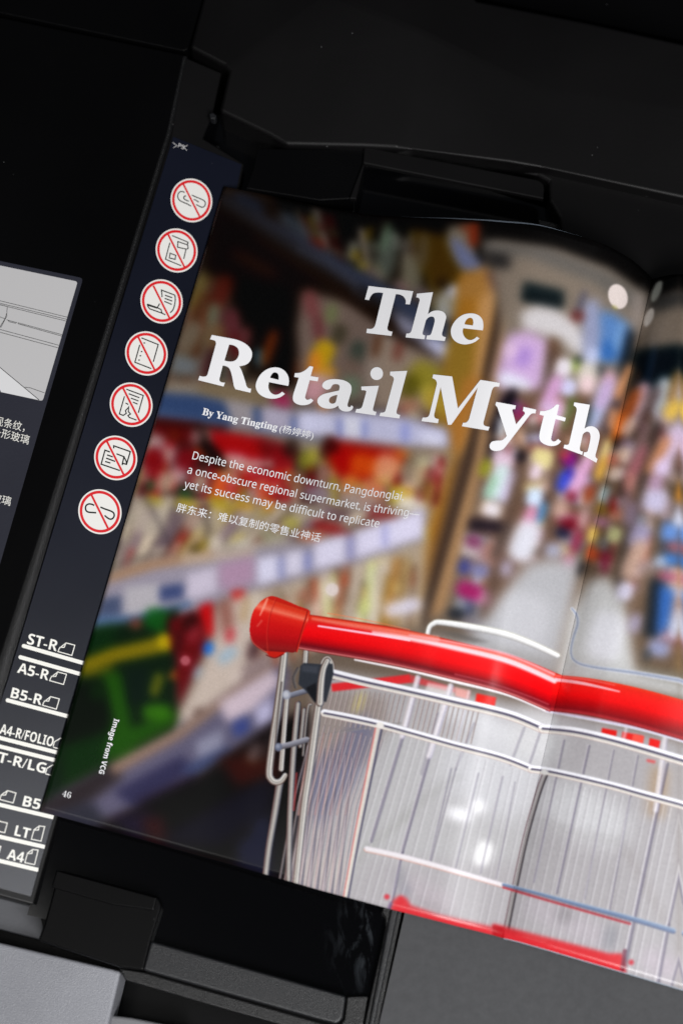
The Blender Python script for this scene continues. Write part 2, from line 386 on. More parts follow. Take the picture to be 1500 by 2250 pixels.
E((132,12,26),8,335,1010,26,24); E((140,16,30),8,410,1010,24,26); E((150,20,30),8,345,1040,22,12)
E((28,92,52),6,332,1068,10,14); E((36,104,62),6,408,1084,16,9); E((168,152,30),7,338,1102,20,14); E((176,156,40),7,412,1108,26,12)
E((178,164,140),9,365,1060,22,26); E((184,170,150),9,440,1060,18,22)
E((196,160,160),8,520,1012,30,16); E((190,150,150),8,560,1030,18,24); E((170,30,40),8,590,1048,36,18); E((180,24,34),8,545,1052,22,20); E((190,40,44),8,512,1075,18,16)
E((150,24,34),8,620,1005,26,16); E((52,34,28),8,640,985,18,22); E((54,40,34),8,660,1015,18,26); E((120,26,30),8,600,975,26,8)
E((196,70,40),7,580,1080,16,22); E((206,130,40),7,590,1110,16,12); E((196,150,36),8,540,1112,24,12); E((170,150,40),8,480,1100,24,14)
E((148,146,50),8,676,1012,22,22); E((176,164,60),7,690,1000,12,14); E((58,38,30),8,720,985,14,30); E((140,96,70),8,650,1060,24,20); E((150,110,100),8,715,1040,16,24)
P((178,20,12), 8, [(725,968),(880,990),(900,1010),(850,1040),(790,1060),(745,1050),(720,1010)]); E((70,16,18),7,730,982,16,14)
E((216,96,26),8,800,1022,34,26); E((214,140,60),8,770,1065,20,24); E((224,170,130),8,850,1030,30,34); E((220,130,90),8,820,1075,26,22); E((206,120,50),7,885,1000,20,10)
E((170,156,150),9,790,1100,40,24); E((130,118,96),8,900,1030,16,36); E((120,36,34),7,872,1062,8,18); E((200,190,150),8,925,1040,14,40); E((150,110,40),8,940,1090,12,36)
E((150,136,150),9,700,1085,36,18); E((128,100,110),9,740,1130,30,14); E((210,190,70),8,885,1085,26,16); E((226,222,210),8,905,1110,36,18)
E((160,30,34),8,720,1160,36,14); E((150,60,64),8,830,1130,24,16); E((216,136,104),7,682,1180,30,12,-10); E((150,44,46),7,760,1175,20,10); E((140,40,30),6,860,1135,20,9)
E((184,172,158),10,330,1140,40,40); E((176,164,150),10,450,1150,50,30); E((160,146,130),9,560,1150,40,24); E((172,164,70),8,640,1150,20,14); E((150,150,120),8,600,1180,30,14)
S((70,62,70),6,8,[(300,1060),(340,1130),(375,1200)],.8); S((60,50,52),7,12,[(450,1110),(462,1200)],.7); E((130,120,112),8,250,1200,20,20); S((100,92,84),7,10,[(230,1255),(300,1230),(370,1215)],.8)
E((84,72,24),7,432,1212,16,16); E((190,160,60),6,452,1216,12,12); E((206,196,178),6,472,1196,18,20); E((150,130,50),6,450,1195,8,8)
E((192,186,172),9,540,1200,30,16); E((170,160,150),9,620,1195,30,14)
E((196,172,16),8,905,1180,36,20,-35); E((206,196,20),7,890,1200,14,12)
# ---- below the lower rail: right part behind the handle
P((176,160,142), 10, [(560,1290),(940,1180),(925,1380),(600,1380),(540,1340)])
row([(540,1310),(700,1262),(920,1195)],[(560,1500),(720,1420),(905,1380)],26,[(176,160,142),(206,190,176),(120,92,72),(180,84,56),(206,206,150),(150,124,100),(214,206,200),(190,150,70)],4,.8)
for x, c, w in ((600,(150,128,104),12),(640,(190,172,152),20),(668,(118,92,72),10),(700,(214,196,182),18),(742,(176,84,52),12),(770,(200,186,172),18),(800,(206,216,150),14),(822,(214,204,198),22),(852,(196,140,60),14),(875,(184,150,80),12)):
    S(c, 7, w, [(x+22,1225),(x-6,1375)], .8)
E((206,214,140),8,800,1335,12,20); E((216,214,236),8,885,1335,44,18,-28); E((206,190,150),8,830,1220,24,24); E((120,80,50),8,740,1245,10,20)
E((222,210,208),4,730,1296,14)
# ---- lower rail
P((152,146,160), 7, [(236,1262),(330,1232),(500,1212),(700,1190),(840,1155),(935,1115),(935,1190),(760,1245),(560,1300),(400,1352),(210,1385)])
P((168,134,104), 6, [(240,1262),(330,1232),(470,1212),(470,1228),(340,1250),(235,1282)])
P((184,166,150),7,[(400,1222),(560,1205),(560,1222),(400,1240)])
P((84,94,122), 5, [(222,1318),(268,1308),(268,1350),(212,1362)]); P((176,172,178),5,[(275,1290),(350,1282),(350,1345),(275,1355)]); P((74,86,128),5,[(352,1290),(404,1282),(404,1314),(352,1322)])
P((192,184,200), 6, [(412,1262),(478,1245),(478,1300),(412,1320)]); P((172,142,166),7,[(480,1240),(560,1222),(560,1280),(485,1298)])
P((206,204,224), 6, [(566,1228),(612,1220),(612,1275),(566,1285)]); P((150,156,206),5,[(614,1225),(626,1222),(626,1270),(614,1274)]); P((208,204,222),6,[(628,1215),(668,1208),(668,1258),(628,1268)])
P((140,146,200),5,[(670,1215),(684,1212),(684,1252),(670,1256)]); P((212,208,228),6,[(690,1195),(760,1175),(760,1235),(690,1252)]); P((214,210,232),7,[(780,1170),(930,1120),(930,1180),(780,1228)]); P((160,160,210),5,[(765,1180),(776,1178),(776,1228),(765,1230)]); P((168,168,214),5,[(840,1155),(852,1150),(852,1200),(840,1205)])
P((92,116,152), 4, [(205,1352),(300,1352),(420,1320),(420,1334),(310,1372),(200,1382)])
# ---- green box, red packs
P((24,46,28), 7, [(195,1385),(300,1365),(395,1335),(395,1400),(388,1600),(400,1640),(100,1790),(90,1760),(140,1560)])
P((16,34,22),8,[(160,1500),(260,1500),(230,1640),(120,1640)]); P((24,60,20),10,[(140,1640),(260,1600),(300,1680),(140,1760)]); P((22,66,28),9,[(200,1380),(260,1372),(250,1430),(190,1440)],.6)
E((132,72,60),6,300,1372,16,13,-25); E((30,104,38),7,345,1362,28,26)
S((134,120,14), 6, [34,34,36,40], [(180,1468),(250,1440),(320,1425),(372,1412)]); E((196,172,14),6,366,1410,20,18); S((120,112,16),7,22,[(175,1480),(250,1470)],.7)
P((46,94,16), 8, [(225,1480),(265,1475),(280,1540),(290,1600),(385,1560),(388,1590),(300,1640),(235,1660),(250,1580),(235,1520)])
P((20,44,34), 6, [(276,1475),(326,1465),(330,1540),(284,1552)]); E((110,112,28),6,345,1505,14,30,5); E((140,92,34),5,384,1484,12,13); E((72,132,24),8,345,1565,34,20,-15)
E((30,58,20),9,215,1520,16,20); E((44,92,22),9,265,1650,36,26,-30)
P((112,16,26), 7, [(368,1362),(450,1342),(452,1420),(415,1500),(392,1560),(388,1450)]); E((56,14,20),7,418,1368,16,22,20); E((74,18,26),7,392,1410,10,30)
E((148,54,62),7,426,1395,14,22,10); P((200,14,22),5,[(438,1335),(466,1322),(474,1398),(456,1400)]); P((204,30,26),5,[(508,1300),(540,1296),(526,1366),(518,1350)])
P((190,176,166), 8, [(475,1340),(505,1320),(560,1300),(590,1320),(560,1440),(530,1500),(480,1560),(400,1610),(395,1570),(430,1500),(455,1440),(470,1400)])
P((150,100,90),8,[(480,1325),(505,1312),(515,1370),(490,1400)]); E((30,112,214),5,458,1425,11,14); E((150,176,196),7,500,1440,26,14,-50); E((150,168,186),6,434,1478,8,16,15)
E((196,54,66),6,506,1396,10,18); E((176,96,106),5,408,1452,10,10); E((180,150,110),7,540,1340,10,30); E((198,186,170),7,560,1330,12,30)
E((76,48,54),7,558,1430,14,26); P((150,132,132),8,[(530,1470),(600,1420),(600,1500),(560,1510),(520,1510)]); E((200,186,178),7,520,1490,14,20)
E((84,60,52),6,440,1570,14,14); E((120,120,130),7,400,1600,14,18)
# ---- lowest rail
P((104,100,122), 8, [(95,1775),(140,1735),(250,1680),(400,1600),(520,1512),(600,1462),(640,1470),(620,1580),(520,1650),(430,1705),(250,1800),(90,1800)])
P((60,52,56), 9, [(85,1770),(180,1712),(260,1670),(270,1710),(160,1790),(85,1795)])
P((150,124,108), 7, [(240,1682),(400,1596),(520,1508),(600,1458),(600,1476),(520,1530),(400,1622),(250,1705)])
P((196,180,190),8,[(480,1545),(600,1470),(620,1500),(560,1560),(500,1590)]); P((70,82,140),6,[(510,1590),(545,1572),(548,1606),(516,1622)]); P((140,140,160),7,[(430,1630),(490,1600),(490,1650),(435,1672)])
P((182,178,206),7,[(560,1560),(600,1530),(600,1580),(565,1600)]); P((62,60,92),8,[(250,1740),(400,1660),(430,1690),(300,1780)]); P((74,84,120),7,[(400,1690),(500,1640),(520,1655),(420,1712)]); P((52,42,66),8,[(300,1760),(430,1700),(440,1730),(340,1800)])
P((58,58,70), 9, [(100,1790),(200,1760),(260,1830),(180,1830)])
# ---- dark floor corner
P((24,18,22), 9, [(250,1800),(430,1712),(600,1590),(680,1560),(680,1960),(400,1880),(200,1830)])
P((70,28,14), 11, [(480,1670),(600,1640),(620,1720),(520,1730)]); E((110,96,96),8,560,1655,16,26,20); E((60,50,50),9,590,1640,14,40,10)
P((30,28,44), 11, [(340,1850),(440,1790),(600,1700),(600,1780),(480,1860)]); P((42,44,66),9,[(560,1800),(600,1790),(590,1860),(540,1870)]); P((40,28,56),10,[(240,1800),(330,1780),(360,1830),(300,1840)]); P((62,26,28),10,[(310,1800),(360,1790),(370,1850),(330,1850)])
P((36,38,62),10,[(520,1850),(600,1820),(600,1930),(520,1900)])
# ---- ceiling and right wall of the left page
P((138,126,114), 10, [(1060,500),(1440,600),(1440,900),(1330,960),(1130,900),(1100,700)])
P((26,24,23), 7, [(1058,470),(1200,478),(1450,560),(1450,640),(1410,640),(1340,590),(1230,548),(1100,528),(1060,530)])
P((112,108,104), 9, [(1060,530),(1200,545),(1330,596),(1410,650),(1400,690),(1300,620),(1160,565),(1060,560)])
P((56,54,54), 8, [(1062,550),(1120,560),(1122,590),(1072,590)])
P((34,46,50), 7, [(1150,618),(1240,640),(1236,680),(1145,660)]); P((20,28,32),6,[(1150,645),(1232,662),(1230,678),(1148,660)],.7)
P((200,196,198), 8, [(1142,690),(1175,672),(1220,680),(1262,706),(1290,750),(1284,778),(1262,778),(1236,748),(1190,735),(1150,725)])
P((198,168,208), 8, [(1118,735),(1160,728),(1204,750),(1190,850),(1178,866),(1100,858),(1088,830),(1104,770)]); E((172,140,204),8,1150,785,18,24,10); E((216,216,232),8,1130,842,40,18,8); E((214,186,214),7,1120,770,14,18)
E((112,84,66),8,1218,780,14,40,-20); S((94,76,70),7,16,[(1215,770),(1200,850),(1165,920)],.9)
P((96,136,190), 8, [(1312,680),(1350,690),(1388,720),(1380,790),(1350,800),(1306,790)]); E((60,112,180),8,1332,770,18,24); E((120,160,208),7,1362,740,14,34)
P((150,156,186), 8, [(1286,660),(1316,660),(1318,760),(1296,800),(1280,790),(1280,700)]); E((186,194,224),8,1300,785,16,22); E((84,84,106),6,1276,665,6,30,8); E((112,50,50),7,1268,695,14,12)
P((20,32,44), 8, [(1380,720),(1400,730),(1385,830),(1360,840),(1362,800)]); P((150,140,134),8,[(1390,640),(1422,660),(1400,750),(1384,700)])
E((146,168,66),6,1264,802,12,16); E((40,50,60),6,1270,792,9,8); E((50,60,70),7,1318,815,10,12)
P((120,94,78), 10, [(1100,860),(1400,860),(1340,1000),(1300,1240),(1020,1380),(1060,1050)])
E((214,208,216),5,1238,808,20,22); E((196,196,226),4,1248,852,19,20); E((206,160,204),8,1212,862,16,44,10); E((206,200,190),8,1290,822,22,26); E((226,200,204),7,1290,846,18,22); E((214,172,190),8,1335,850,16,36)
E((176,186,220),8,1316,896,18,64,10); E((196,168,206),7,1328,866,12,40,8); E((56,60,84),8,1352,900,10,60,12); E((98,120,64),8,1245,908,12,40,14); E((60,74,80),8,1290,915,8,30)
E((216,170,200),8,1210,930,20,60,10); E((190,90,96),7,1290,975,7,22,8); E((206,180,214),9,1205,905,26,20)
E((150,44,94),7,1140,908,20,18); E((130,90,140),8,1122,890,22,14); E((26,22,32),7,1105,905,14,60,14); P((24,20,28),7,[(1078,960),(1110,975),(1160,998),(1160,1018),(1100,1012),(1070,1020)])
E((196,198,204),6,1102,945,10,34,-10); E((204,170,146),8,1155,960,24,20,20); E((212,196,196),7,1172,930,14,20); E((190,110,110),7,1190,920,10,14)
# column of shelves under the title's last word
_cp = [(206,180,200),(190,150,176),(120,94,76),(60,50,50),(176,190,214),(196,170,150),(150,60,70),(86,100,150),(210,200,206),(96,76,64),(170,130,110),(206,190,140)]
for _a, _b in (([(1085,960),(1060,1050),(1020,1180),(985,1330)], [(1140,960),(1125,1060),(1090,1200),(1050,1370)]), ([(1150,930),(1150,1040),(1135,1150),(1120,1230)], [(1212,930),(1208,1040),(1198,1150),(1180,1230)]), ([(1225,960),(1222,1050),(1212,1130),(1205,1220)], [(1300,960),(1305,1060),(1296,1150),(1275,1250)])):
    row(_a, _b, 13, _cp, 4.5, .7)
E((150,152,44),6,1067,1028,12,22,10); E((214,188,206),6,1105,1012,26,20); E((198,216,216),7,1095,1060,22,44,8); E((150,190,160),6,1078,1070,8,30,8); E((206,196,226),7,1118,1070,12,40,8); E((220,214,220),7,1080,1120,22,18)
E((216,204,146),6,1190,1008,26,26); E((222,204,218),5,1172,1036,19,20); E((198,214,236),5,1174,1094,20,22); E((70,146,206),6,1190,1128,8,28,8); E((206,142,176),7,1162,1140,14,30,8); E((120,96,74),7,1145,1060,8,60,10)
E((132,28,146),6,1250,1008,16,18); E((66,86,214),6,1238,1058,16,26,12); E((54,38,178),6,1254,1038,8,14); E((216,168,206),7,1276,1045,16,56,14); E((140,40,60),7,1255,1092,14,12); E((196,80,80),6,1240,1000,12,10)
E((162,66,26),7,1294,1086,9,24,8); E((198,166,152),8,1228,1120,20,20); E((128,26,44),7,1250,1152,20,16,-20); E((38,44,74),7,1236,1172,18,12); E((156,54,84),7,1268,1190,12,28); E((166,168,190),8,1214,1210,20,18); E((206,124,156),7,1250,1238,14,18); E((80,106,104),7,1278,1220,7,36,10); E((190,160,160),7,1282,1140,12,24)
P((34,28,44),7,[(1032,1142),(1112,1152),(1112,1170),(1028,1162)]); E((134,66,104),7,1040,1190,18,14); E((166,124,112),8,1082,1214,24,30,10); E((70,78,146),7,1020,1246,14,18); E((128,128,168),7,1054,1254,24,16); E((164,36,104),7,1034,1300,34,18,8); E((198,140,166),7,1066,1316,14,18); E((40,46,56),7,1004,1350,22,12); E((130,124,130),8,1040,1372,30,18); E((90,80,76),7,1100,1190,8,50,12)
S((96,78,70),8,16,[(1140,1020),(1122,1120),(1098,1240),(1060,1360)],.8); S((98,82,76),8,12,[(1222,1040),(1206,1140),(1184,1220)],.7)
# aisle floor
P((176,176,180), 12, [(1162,1235),(1212,1225),(1300,1240),(1276,1310),(1230,1480),(1000,1440),(1040,1390),(1090,1330),(1130,1270)])
E((206,206,216),9,1152,1190,32,50,10); E((188,188,193),14,1150,1360,60,60); E((170,160,180),8,1112,1250,14,20)
# ---- right page
P((118,98,80), 10, [(1400,740),(1560,740),(1560,1600),(1200,1560),(1250,1350)])
P((14,13,13), 7, [(1428,560),(1560,560),(1560,640),(1425,668)]); P((132,120,108), 8, [(1430,660),(1560,610),(1560,765),(1398,770)]); P((62,62,62),8,[(1425,655),(1560,628),(1560,650),(1425,690)])
P((16,32,40), 7, [(1396,770),(1510,755),(1492,858),(1370,880)])
for _a, _b in (([(1370,880),(1345,1000),(1318,1130),(1296,1240)], [(1420,880),(1392,1000),(1370,1130),(1340,1250)]), ([(1430,860),(1420,960),(1390,1080),(1368,1300)], [(1480,870),(1470,980),(1440,1100),(1412,1310)]), ([(1490,860),(1475,1000),(1450,1150),(1430,1430)], [(1560,870),(1540,1000),(1510,1170),(1490,1440)])):
    row(_a, _b, 13, [(206,180,190),(190,150,130),(120,94,76),(70,56,46),(176,190,214),(206,150,110),(150,60,70),(86,120,180),(210,200,206),(96,76,64),(170,130,110)], 4.5, .75)
E((206,168,176),7,1400,880,18,48,14); E((190,198,204),7,1450,868,19,44,12); E((96,70,70),7,1424,900,8,60,12); E((200,186,190),8,1494,850,14,90,10); E((190,98,38),7,1378,905,12,60,10); E((226,160,110),6,1370,840,9,46,8)
E((222,186,86),7,1478,900,18,26,20); E((196,190,214),8,1492,945,16,40,20); E((160,120,60),7,1480,850,8,40)
E((226,122,36),6,1358,945,9,40,8); E((206,150,110),5,1345,920,9,26); E((228,198,182),4,1380,938,14,24,18); E((156,138,158),6,1374,978,16,16); E((231,208,194),4,1369,1000,15,19,18); E((231,218,213),4,1352,1042,14,19,20)
E((30,22,30),6,1352,975,8,14); E((170,190,194),5,1328,1086,11,20,12); E((224,206,140),5,1330,990,9,26,6); E((232,186,76),6,1320,1030,9,30,8); E((196,120,100),6,1346,1010,10,14)
S((150,120,130),8,20,[(1420,930),(1395,1030),(1370,1120)],.8); E((182,116,124),7,1400,1020,14,50,16); E((196,140,130),7,1385,1060,14,22)
S((72,66,64),7,16,[(1446,930),(1420,1030),(1396,1120),(1372,1210),(1350,1330)]); E((206,184,210),8,1468,990,22,60,18); E((196,136,94),7,1444,1000,12,50,18); E((214,196,226),8,1455,1030,20,20)
E((196,190,216),8,1438,1100,30,32); E((178,150,180),8,1440,1060,18,18); S((90,82,76),8,14,[(1500,1000),(1488,1080),(1460,1200),(1430,1320)]); E((226,156,60),6,1496,1080,10,26); E((84,126,60),6,1420,1120,1,1)
E((160,30,20),6,1345,1110,8,18); E((150,120,50),6,1322,1120,12,14); E((196,140,180),6,1322,1148,14,10); E((232,200,106),6,1302,1176,12,20); E((188,190,140),5,1348,1176,17,20,10); E((206,92,50),7,1302,1216,14,18); E((132,34,66),7,1328,1236,8,26,-10); E((122,122,118),7,1320,1195,14,14)
E((36,38,44),6,1278,1250,7,18,10); E((166,160,190),8,1404,1180,24,30,10); E((150,132,150),8,1385,1130,14,30); E((196,166,150),8,1392,1230,20,50,14); E((168,150,150),8,1420,1250,18,20)
E((112,152,216),8,1472,1170,22,22); E((206,214,234),7,1492,1140,12,20); E((66,130,210),7,1474,1230,18,12); E((176,196,226),8,1450,1235,14,14); E((182,92,124),7,1466,1268,24,8,-8); E((190,110,126),6,1480,1202,16,6); E((208,198,206),8,1480,1300,24,12)
P((196,196,196), 10, [(1292,1275),(1335,1265),(1375,1330),(1400,1490),(1220,1500),(1250,1350)]); E((212,212,218),10,1330,1400,40,60)
E((206,202,222),5,1374,1300,20,22); E((134,112,96),8,1405,1300,10,60,10); E((168,160,184),8,1395,1370,14,24); P((40,50,62),7,[(1430,1270),(1462,1280),(1448,1400),(1414,1400)]); P((62,112,186),7,[(1448,1280),(1482,1300),(1470,1380),(1440,1400)])
E((196,206,230),8,1488,1370,14,46,10); E((150,156,190),8,1446,1425,26,20); E((70,80,90),7,1420,1440,8,14); P((156,124,78),7,[(1500,1320),(1540,1320),(1530,1500),(1486,1480)]); P((120,112,98),8,[(1400,1460),(1500,1480),(1500,1530),(1420,1510)])
# ---- floor seen through the cart
P((170,167,170), 10, [(700,1470),(1000,1520),(1220,1560),(1540,1640),(1540,2300),(1000,2100),(640,1990),(640,1900),(690,1700)])
P((176,175,177),12,[(850,1600),(1200,1650),(1160,1900),(800,1880),(760,1950),(700,1960),(820,1700)]); E((192,192,196),26,1080,1700,120,90,12); E((194,194,197),24,1290,1790,110,60,12); E((200,200,204),16,1060,1590,110,30,12); E((200,200,202),22,1180,1620,60,60)
E((176,168,174),16,930,1960,80,26,14); E((178,172,178),16,1250,2030,120,30,14); E((180,172,180),14,1450,2120,50,30,14)
P((150,140,136),9,[(690,1510),(850,1530),(850,1600),(800,1680),(700,1700)]); P((110,112,140),9,[(660,1700),(740,1640),(790,1560),(830,1600),(780,1720),(700,1820)],.7); P((196,188,180),8,[(640,1880),(760,1880),(750,1960),(640,1950)],.4)
P((170,150,130),9,[(1430,1680),(1470,1690),(1460,1800),(1420,1790)]); E((210,195,120),6,789,1545,8,26,8)
E((246,246,248),5,1062,1876,17,28,5); E((232,232,236),5,1050,1772,16,14); E((228,228,232),6,1010,1790,30,14)
P((158,156,156),8,[(945,1395),(1225,1450),(1215,1480),(940,1410)]); P((186,186,186),9,[(1225,1480),(1260,1440),(1500,1500),(1500,1535)])
S((150,150,148),6,10,[(880,1800),(940,1750),(1010,1700)],.5); S((150,150,146),6,10,[(770,1900),(830,1845),(900,1790)],.6); S((156,150,150),6,12,[(1370,1860),(1410,1930),(1460,2030)],.6); S((160,158,158),6,10,[(1180,1800),(1260,1830),(1370,1850)],.5)
E((150,150,155),7,880,1930,14,24); E((140,140,150),7,890,1960,10,20); E((150,150,156),8,1340,2060,16,30); E((150,146,150),10,1240,2010,20,22)
E((150,140,145),10,960,2000,60,10,14,.6)


# upsample the soft layer, then draw the sharp things at full size
def upsample(a, q, h, w):
    y = np.clip((np.arange(h) + .5) / q - .5, 0, a.shape[0] - 1.001); x = np.clip((np.arange(w) + .5) / q - .5, 0, a.shape[1] - 1.001)
    yi = y.astype(int); xi = x.astype(int); fy = (y - yi)[:, None, None]; fx = (x - xi)[None, :, None]
    return (a[yi][:, xi] * (1 - fy) * (1 - fx) + a[yi + 1][:, xi] * fy * (1 - fx) + a[yi][:, xi + 1] * (1 - fy) * fx + a[yi + 1][:, xi + 1] * fy * fx)
_l = soft.mean(-1, keepdims=True); soft = _l + (soft - _l) * .90; soft = np.clip((soft - 125) * 1.14 + 120, 6, 240)
for _c in range(3): soft[..., _c] = gblur(np.pad(soft[..., _c], 12, 'edge'), 1.6)[12:-12, 12:-12]
canvas = upsample(soft, Q, H_, W_)
def tube(pts, width, prof, soft_=1.2, a=1.0, cap=True, smooth=True):
    """a stroke with a colour profile across it: prof = [(t, colour)], t from -1 (left/top side) to 1"""
    pp = smooth_path(pts) if smooth else np.array(pts, float)
    w = np.interp(np.linspace(0, 1, len(pp)), np.linspace(0, 1, len(width)), width) if isinstance(width, (list, tuple)) else np.full(len(pp), float(width))
    x0, x1, y0, y1 = _window(pp[:, 0], pp[:, 1], w.max() / 2 + 3 * soft_ + 2, 1, canvas.shape)
    if x1 <= x0 or y1 <= y0: return
    Y, X = np.mgrid[y0:y1, x0:x1].astype(float); X += .5; Y += .5
    best = np.full(X.shape, 1e9); sg = np.zeros(X.shape); hw = np.ones(X.shape)
    for i in range(len(pp) - 1):
        d = pp[i + 1] - pp[i]; L2 = d @ d
        if L2 < 1e-9: continue
        t = ((X - pp[i, 0]) * d[0] + (Y - pp[i, 1]) * d[1]) / L2
        if not cap:
            pass
        tc = np.clip(t, 0, 1)
        ex = X - pp[i, 0] - tc * d[0]; ey = Y - pp[i, 1] - tc * d[1]; r = np.hypot(ex, ey)
        if not cap and i == 0: r = np.where(t < 0, 1e6, r)
        if not cap and i == len(pp) - 2: r = np.where(t > 1, 1e6, r)
        c = (d[0] * ey - d[1] * ex) / math.sqrt(L2)
        m = r < best; best[m] = r[m]; sg[m] = np.where(c[m] >= 0, 1, -1); ww = (w[i] * (1 - tc) + w[i + 1] * tc) / 2; hw[m] = ww[m]
    if not cap:
        for A_, B_, w_ in ((pp[0], pp[1], w[0]), (pp[-1], pp[-2], w[-1])):
            d = (B_ - A_) / np.linalg.norm(B_ - A_)
            m = ((X - A_[0]) * d[0] + (Y - A_[1]) * d[1] < 0) & (np.hypot(X - A_[0], Y - A_[1]) < w_); best[m] = 1e6
    t = sg * np.minimum(best / hw, 1)
    T = [q[0] for q in prof]; col = np.stack([np.interp(t, T, [q[1][k] for q in prof]) for k in range(3)], -1)
    al = (np.clip(.5 + (hw - best) / (2 * soft_), 0, 1) * a)[..., None]
    canvas[y0:y1, x0:x1] = canvas[y0:y1, x0:x1] * (1 - al) + col * al
def flat(col, pts, s=1.0, a=1.0):
    xs = [p[0] for p in pts]; ys = [p[1] for p in pts]
    x0, x1, y0, y1 = _window(xs, ys, 3 * s + 3, 1, canvas.shape)
    Y, X = np.mgrid[y0:y1, x0:x1].astype(float)
    m = sum(poly_mask(pts, X + ox, Y + oy) for ox in (.25, .75) for oy in (.25, .75)) / 4
    m = (gblur(m, s) * a)[..., None]
    canvas[y0:y1, x0:x1] = canvas[y0:y1, x0:x1] * (1 - m) + np.array(col, float) * m
def disc(col, x, y, rx, ry=None, ang=0, s=1.2, a=1.0):
    ry = ry or rx; t = np.linspace(0, 2 * np.pi, 28, endpoint=False); c, n = math.cos(math.radians(ang)), math.sin(math.radians(ang))
    flat(col, [(x + rx * math.cos(u) * c - ry * math.sin(u) * n, y + rx * math.cos(u) * n + ry * math.sin(u) * c) for u in t], s, a)

def outline_(pts):
    return [tuple(v) for v in smooth_path([p[:2] for p in pts] + [pts[0][:2]], 4)[:-1]]
CH = [(-1,(70,72,84)),(-.75,(150,148,150)),(-.35,(222,218,212)),(.05,(150,146,142)),(.4,(196,190,184)),(.75,(120,104,98)),(1,(90,74,70))]
CHD = [(-1,(50,52,66)),(-.5,(140,138,140)),(0,(188,182,176)),(.5,(132,126,124)),(1,(104,70,66))]
BARP = [(-1,(206,204,210)),(-.72,(240,240,246)),(-.3,(232,232,238)),(-.12,(112,104,122)),(.15,(84,84,104)),(.35,(190,184,182)),(.75,(228,224,216)),(1,(190,170,168))]
# round highlight and points
disc((224,212,208), 1357,652, 21,28,-18, 1.6); disc((170,166,90),1350,676,8,4,30,2.5,.5)
disc((226,214,212), 730,1296, 14,14,0,1.6,.7); disc((200,120,130),408,1452,11,11,0,2,.5)
disc((140,142,136),1442,640,9,26,22,2.5); disc((196,190,184),1425,698,9,22,22,2.0)
# back of the basket: fine mesh
for k in range(30):
    x = 735 + k * 11; tube([(x, 1512 + k * 1.3), (x - 20, 1590 + k * 1.5)], 3.2, [(-1,(120,104,104)),(1,(196,186,182))], 1.3, .85, smooth=False)
tube([(700,1618),(800,1600),(880,1590)], 5, [(-1,(120,116,116)),(1,(150,146,146))], 1.8, .5)
flat((214,44,50), [(728,1503),(900,1482),(906,1500),(730,1520)], 1.8); flat((206,60,66), [(900,1483),(1000,1512),(1000,1522),(904,1500)], 2.2, .8)
flat((226,32,22), [(1047,1524),(1090,1533),(1086,1553),(1044,1544)], 1.8); flat((238,170,164), [(1000,1510),(1034,1518),(1030,1538),(1000,1530)], 2.2,.8)
flat((232,226,226),[(940,1500),(1000,1512),(990,1545),(930,1530)],2.5,.6)
flat((216,28,24), [(1322,1600),(1355,1606),(1352,1624),(1320,1618)], 1.6); flat((224,40,36), [(1367,1608),(1414,1618),(1410,1640),(1364,1628)], 1.6); flat((240,100,84),[(1390,1613),(1414,1618),(1410,1640),(1386,1634)],2,.8)
flat((224,30,26), [(1427,1622),(1450,1628),(1446,1648),(1424,1642)], 1.6); flat((226,60,60),[(1420,1668),(1440,1672),(1438,1678),(1420,1674)],2,.7)
# child seat bars
tube([(938,1402),(943,1380),(952,1371),(968,1368),(1030,1377),(1110,1394),(1170,1416),(1224,1441)], [10,11,12,13,15,16,15,13], [(-1,(206,206,196)),(-.5,(244,244,244)),(.3,(226,226,226)),(1,(160,158,158))], 2.2)
flat((96,92,90), [(955,1388),(1000,1390),(1080,1412),(1040,1412)], 4, .75)
tube([(1256,1338),(1266,1352),(1268,1372),(1258,1405),(1254,1435),(1264,1454),(1300,1466),(1400,1480),(1500,1497)], [6,7,8,7,6,7,8,10,12], [(-1,(196,202,216)),(0,(150,158,178)),(1,(206,208,216))], 2.4)
# thin wires seen through the basket
W1 = [(-1,(84,80,100)),(.2,(140,134,150)),(1,(206,202,206))]
for a, b, w, al in [((884,1618),(815,1848),9,.8),((943,1662),(883,1873),9,.75),((990,1690),(943,1893),5,.5),((883,1873),(858,1993),8,.8),((1000,1690),(945,1895),5,.4),
    ((1050,1700),(1000,1907),5,.5),((1103,1708),(1055,1918),5,.5),((1130,1720),(1090,1930),4,.4),((1238,1628),(1172,1938),6,.55),((1293,1640),(1222,1962),6,.7),((1347,1650),(1283,1975),5,.5),((1400,1662),(1338,2000),5,.5),
    ((1464,1680),(1392,2020),9,.75),((1392,2020),(1370,2128),10,.7),((1520,1790),(1467,2033),7,.7),((1467,2033),(1444,2160),9,.7),((1505,2055),(1474,2164),7,.6),((960,1570),(925,1700),9,.3),((1040,1590),(1000,1690),8,.3),((1150,1600),(1120,1680),8,.35),((1185,1610),(1160,1685),7,.4),
    ((1197,1700),(1197,1701),1,.01)]:
    tube([a, b], w, W1, 2.4, al, smooth=False)
for a, b, w, al in [((918,1490),(884,1618),13,.85),((990,1508),(943,1662),13,.85),((1462,1610),(1440,1780),13,.7),((1378,1590),(1366,1640),9,.5),((1030,1520),(1000,1640),7,.4)]:
    tube([a, b], w, [(-1,(170,166,186)),(0,(232,228,234)),(1,(206,200,206))], 2.4, al, smooth=False)
